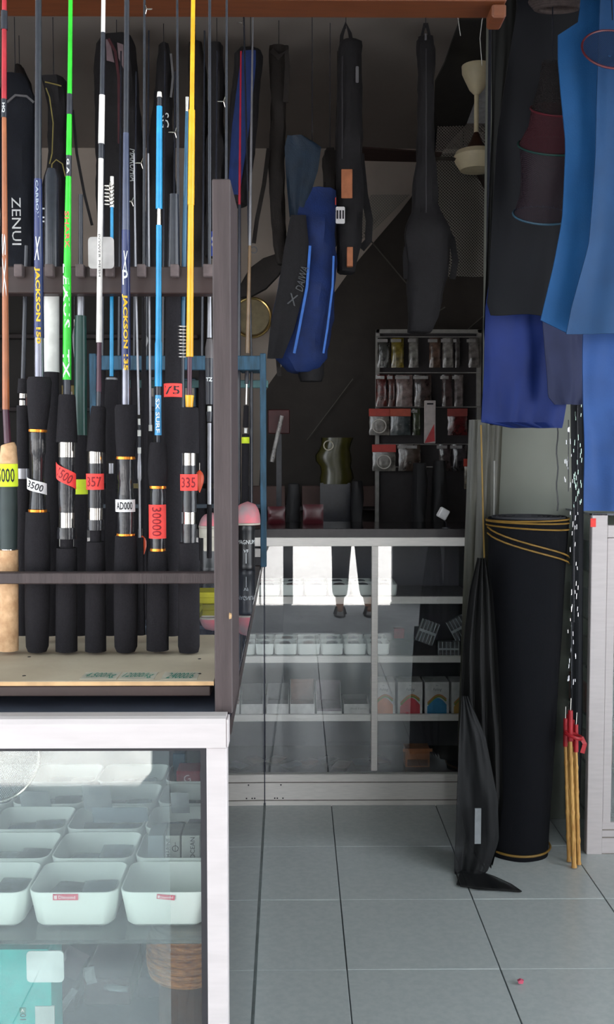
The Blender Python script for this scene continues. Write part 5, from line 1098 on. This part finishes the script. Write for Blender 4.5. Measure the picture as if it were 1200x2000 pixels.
# black netting skirt draped to the floor
nsm = net('black_shade_net', '#101115', .72, 330); nsk = mat('black_net_folded', '#0e0d0f', .85, 0, .2, 10)
nd = thing('shade_net', P(930, 1730, 3.0), 'black shade netting draped beside the roll and trailing on the floor', 'net')
s_ = sheet('folded_net', [(1090, 934, 950), (1150, 920, 962), (1250, 907, 970), (1330, 902, 975), (1450, 899, 982), (1560, 897, 985), (1640, 912, 975), (1690, 940, 962)], 3.12, nsk, '', '', amp=.026, freq=7, nx=40, parent=nd, lean=-.04)
g = G(); R = []
def fp(px, py):  # point on the floor
    v = P(px, py, 3); d = v-Vector((0, 0, CAMZ)); t_ = (.004-CAMZ)/d.z; return Vector((0, 0, CAMZ))+d*t_
s_ = sheet('loose_net', [(1360, 903, 915), (1440, 898, 950), (1560, 893, 972), (1640, 890, 975), (1700, 888, 955), (1728, 892, 925)], 3.03, nsm, '', '', amp=.012, freq=2, parent=nd)
f_ = [fp(892, 1728), fp(935, 1738), fp(1020, 1742), fp(1000, 1728), fp(965, 1712), fp(930, 1700), fp(900, 1700)]
G().loft([[v+Vector((0, 0, z)) for v in f_] for z in (0, .003)]).build('trailing_net', nsm, nd)
G().tube([fp(889, 1700)+Vector((0, 0, .003)), fp(900, 1732)+Vector((0, 0, .003)), fp(950, 1738)+Vector((0, 0, .004)), fp(1018, 1743)+Vector((0, 0, .003))], .0025, 5).build('net_edge', nsk, nd)
a, b = P(927, 1647, 3.0), P(940, 1578, 3.0); G().box(a.x, b.x, 2.995, 3.0, a.z, b.z).build('grey_label', M_('grey_strip_label', '#8c9094', .6), nd)
# bamboo sticks
bam = mat('golden_bamboo', '#d8a860', .45, 0, .15, 40, .3, 90, stretch=(4, 4, .5), col2='#b07c3c')
bt_ = mat('red_tape', '#b8242e', .4)
bgr = 'bamboo canes beside the roll'
for k, (xb, yb_, xt, yt, w_) in enumerate(((1112, 1682, 1110, 1408, 8), (1122, 1694, 1120, 1392, 10), (1131, 1688, 1131, 1420, 9), (1117, 1672, 1115, 1400, 7), (1126, 1675, 1127, 1410, 7))):
    v = fp(xb, yb_); Y = v.y; 
    o = thing('bamboo_cane', v, 'golden bamboo cane with red taped top, %s from the left beside the black roll' % ORD[[0, 2, 4, 1, 3][k]], 'cane', bgr)
    pts = []; rs = []; n = 5; zt5 = P(xt, yt, Y).z; xt5 = P(xt, yt, Y).x
    for q in range(n*6+1):
        u = q/(n*6); ph = (q % 6)/6; r0 = W(w_, Y)/2*(1-.25*u); rs.append(r0*(1.22 if q % 6 == 0 else (.94 if q % 6 in (1, 5) else 1))); pts.append(Vector((v.x+(xt5-v.x)*u, Y+.03*u, .004+(zt5-.004)*u*.86)))
    G().tube(pts, rs, 10).build('cane', bam, o, smooth=True)
    G().tube([pts[-3], Vector((xt5, Y+.03, zt5))], [rs[-1]*1.25, rs[-1]*1.1], 10).build('red_tape', bt_, o, smooth=True)
    G().tube([Vector((xt5, Y+.03, zt5-.01)), Vector((xt5+.001*k, Y+.03, zt5+.04))], .0018, 6).build('shiny_tip', chrome, o)
o = thing('ribbon_knot', fp(1128, 1688)+Vector((0, -.03, 0)), 'red ribbon knotted round the bamboo canes', 'ribbon')
c = P(1124, 1440, fp(1122, 1694).y-.01); G().torus(c+Vector((0, .02, .0)), .028, .006, Matrix.Rotation(.3, 3, 'Y'), 24, 6).build('loop', bt_, o, smooth=True); G().ribbon([c+Vector((.02, 0, 0)), c+Vector((.03, -.005, -.02)), c+Vector((.022, -.005, -.05))], .014, .002).build('tail', bt_, o)
o['label'] = 'red ribbon knotted round the bamboo canes'
# shiny hanging strands
for k, (px, y0, y1, lb) in enumerate(((1129, 770, 1000, 'upper strand of glinting pale green beads under the blue cloths'), (1111, 840, 960, 'short glinting black bead strand left of the green strand'), (1122, 1000, 1215, 'long glinting clear bead strand along the roll'), (1117, 1235, 1345, 'lowest glinting bead strand above the bamboo canes'))):
    st = thing('bead_strand', P(px, y1, 3.0), lb, 'bead strand', 'glinting strands beside the roll')
    Yn = 3.0
    G().tube([P(px, y0-20, Yn), P(px, y1, Yn)], .0015, 5).build('string', carbon, st)
    if k == 0:
        zt6 = Vector((P(px, y0, Yn).x, 2.85, 2.76)); G().tube([P(px, y0-20, Yn), zt6], .001, 4).build('hanging_string', carbon, st)
    g = G(); rnd = random.Random(k)
    for q in range(int((y1-y0)/8)):
        c = P(px+rnd.uniform(-8, 8), y0+rnd.uniform(0, y1-y0), Yn+rnd.uniform(-.02, .02)); l = rnd.uniform(.008, .018); g.tube([c, c+Vector((rnd.uniform(-.001, .001), 0, l))], .0010, 5)
    o = g.build('sliver_beads', M_('glinting_bead_%d' % (k == 0), '#bcd6c6' if k == 0 else '#d8d8dc', .12, metal=.7), st); o['kind'] = 'stuff'
sheet('dark_net', [(20, 1112, 1140), (800, 1116, 1142), (1000, 1119, 1141), (1400, 1116, 1139), (1560, 1114, 1134), (1640, 1116, 1130)], 3.17, mat('midnight_net', '#080b14', .85, 0, .1, 8), 'narrow blackish net strip hanging between the roll and the right showcase', 'net', amp=.006, freq=3, nx=14)
# strings down the pier
for k, (px, lb) in enumerate(((1089, 'thin knotted dark string hanging down the pale pier'),)):
    pts = [P(px+1.5*math.sin(q*1.3), 830+q*14, 3.3) for q in range(13)]; o = G().tube([Vector((pts[0].x, 3.3, 2.76))]+pts, .0025, 5).build('hanging_string', carbon); tag(o, lb, 'string')
# ---------------------------------------------------------------- right showcase
YS = 3.18
rs_ = thing('glass_showcase', P(1230, 1688, YS), 'white framed glass showcase at the right edge with small red sticker', 'showcase')
a0 = P(1146, 1688, YS).x; a1 = P(1176, 1688, YS).x; ztp = P(1160, 1003, YS).z; xe = 2.3
G().cbox(a0, a1, YS, YS+.03, 0, ztp, .002).build('corner_post', alu, rs_)
G().cbox(a1, xe, YS, YS+.03, P(1180, 1050, YS).z, P(1180, 1026, YS).z, .002).build('top_rail', alu, rs_)
G().cbox(a0, a0+.03, YS+.38, YS+.41, 0, ztp, .002).build('rear_post', alu, rs_)
b0 = P(1180, 0, YS).x
G().cbox(a1+.002, a1+.03, YS+.008, YS+.024, P(0, 1640, YS).z, P(0, 1052, YS).z, .002).build('door_stile', alu, rs_)
G().cbox(a1, xe, YS+.006, YS+.028, P(0, 1690, YS).z+.0, P(0, 1612, YS).z, .002).build('base_rail', alu, rs_)
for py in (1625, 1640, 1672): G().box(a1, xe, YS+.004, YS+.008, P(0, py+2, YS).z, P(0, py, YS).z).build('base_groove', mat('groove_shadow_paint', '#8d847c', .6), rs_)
G().box(a1+.03, xe, YS+.014, YS+.018, P(0, 1612, YS).z, P(0, 1050, YS).z).build('front_glass', glass('showcase_glass_right', '#fafefc', .05, .10, '#c9cdd2'), rs_)
G().box(a0+.008, a0+.012, YS+.03, YS+.38, .03, ztp-.02).build('side_glass', glass_clear, rs_)
G().box(a0+.02, xe, YS+.39, YS+.40, 0.0, ztp).build('back_panel', mat('case_back_panel', '#6f7378', .6, 0, .1, 5), rs_)
G().box(a0, xe, YS+.0, YS+.41, ztp-.006, ztp).build('top_glass', glass_top, rs_)
for k in range(6):
    z_ = .12+.165*k; G().box(a0+.02, xe, YS+.04, YS+.38, z_-.006, z_).build('shelf', glass('green_glass_shelf', '#c9d3d0', .05, .3, '#8a9290'), rs_)
stk = G().cbox(P(1171, 0, YS).x, P(1182, 0, YS).x, YS-.002, YS, P(0, 1030, YS).z, P(0, 1013, YS).z, .0005).build('red_sticker', redtag, rs_)
names = ['lowest', 'second lowest', 'third lowest', 'third highest', 'second highest', 'top']
palette = ['#8a8784', '#c4c4c4', '#a34a44', '#9a968f', '#d0d4d6', '#7d8a90']
for k in range(6):
    for q in range(3):
        z_ = .12+.165*k; x_ = a0+.035+.075*q; hh = .11+.02*((k+q) % 2)
        o = G().cbox(x_, x_+.065, YS+.06, YS+.10, z_, z_+hh, .002).build('tackle_carton', M_('case_pack_%d' % ((k*2+q) % 6), palette[(k*2+q) % 6], .4)); tag(o, 'tackle carton, %s from the left on the %s shelf of the right showcase' % (ORD[q], names[k]), 'carton', 'cartons in the right showcase')
        for s in range(3): G().box(x_+.006, x_+.059, YS+.0585, YS+.0602, z_+.012+.033*s, z_+.032+.033*s).build('label_band', M_('label_band_%d' % ((k+s+q) % 3), ['#dadada', '#5e6468', '#b8868a'][(k+s+q) % 3], .5), o)
    z_ = .12+.165*k
    o = G().cbox(a0+.022, a0+.034, YS+.12, YS+.34, z_, z_+.10, .002).build('small_pack', M_('case_pack_%d' % (k % 6), palette[k % 6], .4)); tag(o, 'flat pack against the side glass, %s shelf of the right showcase' % names[k], 'pack', 'packs against the side glass')
# scrap on the floor
v = fp(1018, 1922); o = G().prism([(v.x-.006, v.z), (v.x+.006, v.z), (v.x+.008, v.z+.008), (v.x, v.z+.011), (v.x-.008, v.z+.007)], v.y, v.y+.009, .1).build('paper_scrap', M_('pink_scrap', '#e0607c', .6)); tag(o, 'tiny pink scrap lying on the tiled floor', 'litter')

# ================================================================ person seen reflected in the glass
def skin(name, verts, edges, m, parent, sub=2):
    o_ = ORG[parent.name]; me = bpy.data.meshes.new(name); me.from_pydata([Vector(v[:3])-o_ for v in verts], edges, []); me.materials.append(m)
    ob = bpy.data.objects.new(name, me); COL.objects.link(ob); ob.parent = parent; ORG[ob.name] = o_
    ob.modifiers.new('skin', 'SKIN'); 
    for i, v in enumerate(verts): me.skin_vertices[0].data[i].radius = (v[3], v[4] if len(v) > 4 else v[3])
    me.skin_vertices[0].data[0].use_root = True
    s = ob.modifiers.new('sub', 'SUBSURF'); s.levels = s.render_levels = sub
    return ob
hx, hy = .46, -.85
pr = thing('person', Vector((hx, hy, 0)), 'person in dark trousers and sandals standing in the street, seen reflected in the glass', 'person')
skn = mat('skin', '#a9765a', .6); trou = mat('dark_trousers', '#23232b', .9); shirt = mat('grey_shirt', '#5a5f68', .9); hair = mat('black_hair', '#17130f', .8)
skin('body', [(hx, hy, .92, .11), (hx, hy, 1.15, .11), (hx, hy, 1.36, .13), (hx, hy, 1.45, .06), (hx, hy+.01, 1.53, .055), (hx, hy+.02, 1.6, .085), (hx, hy+.01, 1.69, .075),
    (hx-.17, hy, 1.38, .055), (hx-.22, hy+.02, 1.12, .042), (hx-.17, hy+.2, 1.2, .032), (hx+.17, hy, 1.38, .055), (hx+.22, hy+.0, 1.12, .042), (hx+.23, hy+.06, .88, .03),
    (hx-.09, hy, .86, .09), (hx-.1, hy+.02, .48, .06), (hx-.11, hy-.01, .1, .038), (hx-.11, hy+.1, .035, .03), (hx+.09, hy, .86, .09), (hx+.1, hy+.02, .48, .06), (hx+.13, hy-.02, .1, .038), (hx+.14, hy+.09, .035, .03)],
    [(0, 1), (1, 2), (2, 3), (3, 4), (4, 5), (5, 6), (2, 7), (7, 8), (8, 9), (2, 10), (10, 11), (11, 12), (0, 13), (13, 14), (14, 15), (15, 16), (0, 17), (17, 18), (18, 19), (19, 20)], skn, pr)
skin('trousers', [(hx, hy, .98, .15), (hx-.09, hy, .84, .115), (hx-.1, hy+.02, .48, .085), (hx-.11, hy-.01, .12, .07), (hx+.09, hy, .84, .115), (hx+.1, hy+.02, .48, .085), (hx+.13, hy-.02, .12, .07)], [(0, 1), (1, 2), (2, 3), (0, 4), (4, 5), (5, 6)], trou, pr)
skin('shirt', [(hx, hy, .95, .15), (hx, hy, 1.15, .15), (hx, hy, 1.36, .16), (hx-.17, hy, 1.4, .08), (hx-.21, hy+.01, 1.2, .07), (hx+.17, hy, 1.4, .08), (hx+.21, hy, 1.2, .07)], [(0, 1), (1, 2), (2, 3), (3, 4), (2, 5), (5, 6)], shirt, pr)
skin('hair', [(hx, hy-.02, 1.66, .09), (hx, hy+.0, 1.73, .075)], [(0, 1)], hair, pr)
for s, (ax, ay) in ((-1, (hx-.17, hy+.2)), (1, (hx+.23, hy+.06))):
    zc_ = 1.2 if s < 0 else .87
    for k in range(5):
        dx = (k-2)*.017; L_ = (.055, .075, .082, .076, .06)[k] if k else .05
        d = Vector((0, .8, .3)) if s < 0 else Vector((0, .25, -1))
        p0_ = Vector((ax+dx, ay, zc_)); p1_ = p0_+d.normalized()*.07+(Vector((dx*.4, 0, 0))); p2_ = p1_+(d+Vector((0, .5, 0))).normalized()*L_*.6; p3_ = p2_+(d+Vector((0, 1.1, 0))).normalized()*L_*.4
        G().tube([p0_, p1_, p2_, p3_], [.011, .0095, .0085, .006], 8).build('finger' if k else 'thumb', skn, pr, smooth=True)
for fx in (hx-.11, hx+.14):
    g = G(); g.loft([[Vector((fx+x_*1.0, hy+.04+y_, z)) for x_, y_ in [(.048*math.cos(a), .135*math.sin(a)) for a in [q*PI/10 for q in range(20)]]] for z in (-.012, .006)]); sn = g.build('sandal', M_('dark_sandal', '#1d1b1c', .6), pr)
    G().ribbon([Vector((fx-.045, hy+.08, .005)), Vector((fx-.03, hy+.08, .06)), Vector((fx+.03, hy+.08, .06)), Vector((fx+.045, hy+.08, .005))], .03, .004, Vector((0, 1, 0))).build('strap', M_('dark_sandal', '#1d1b1c', .6), sn)
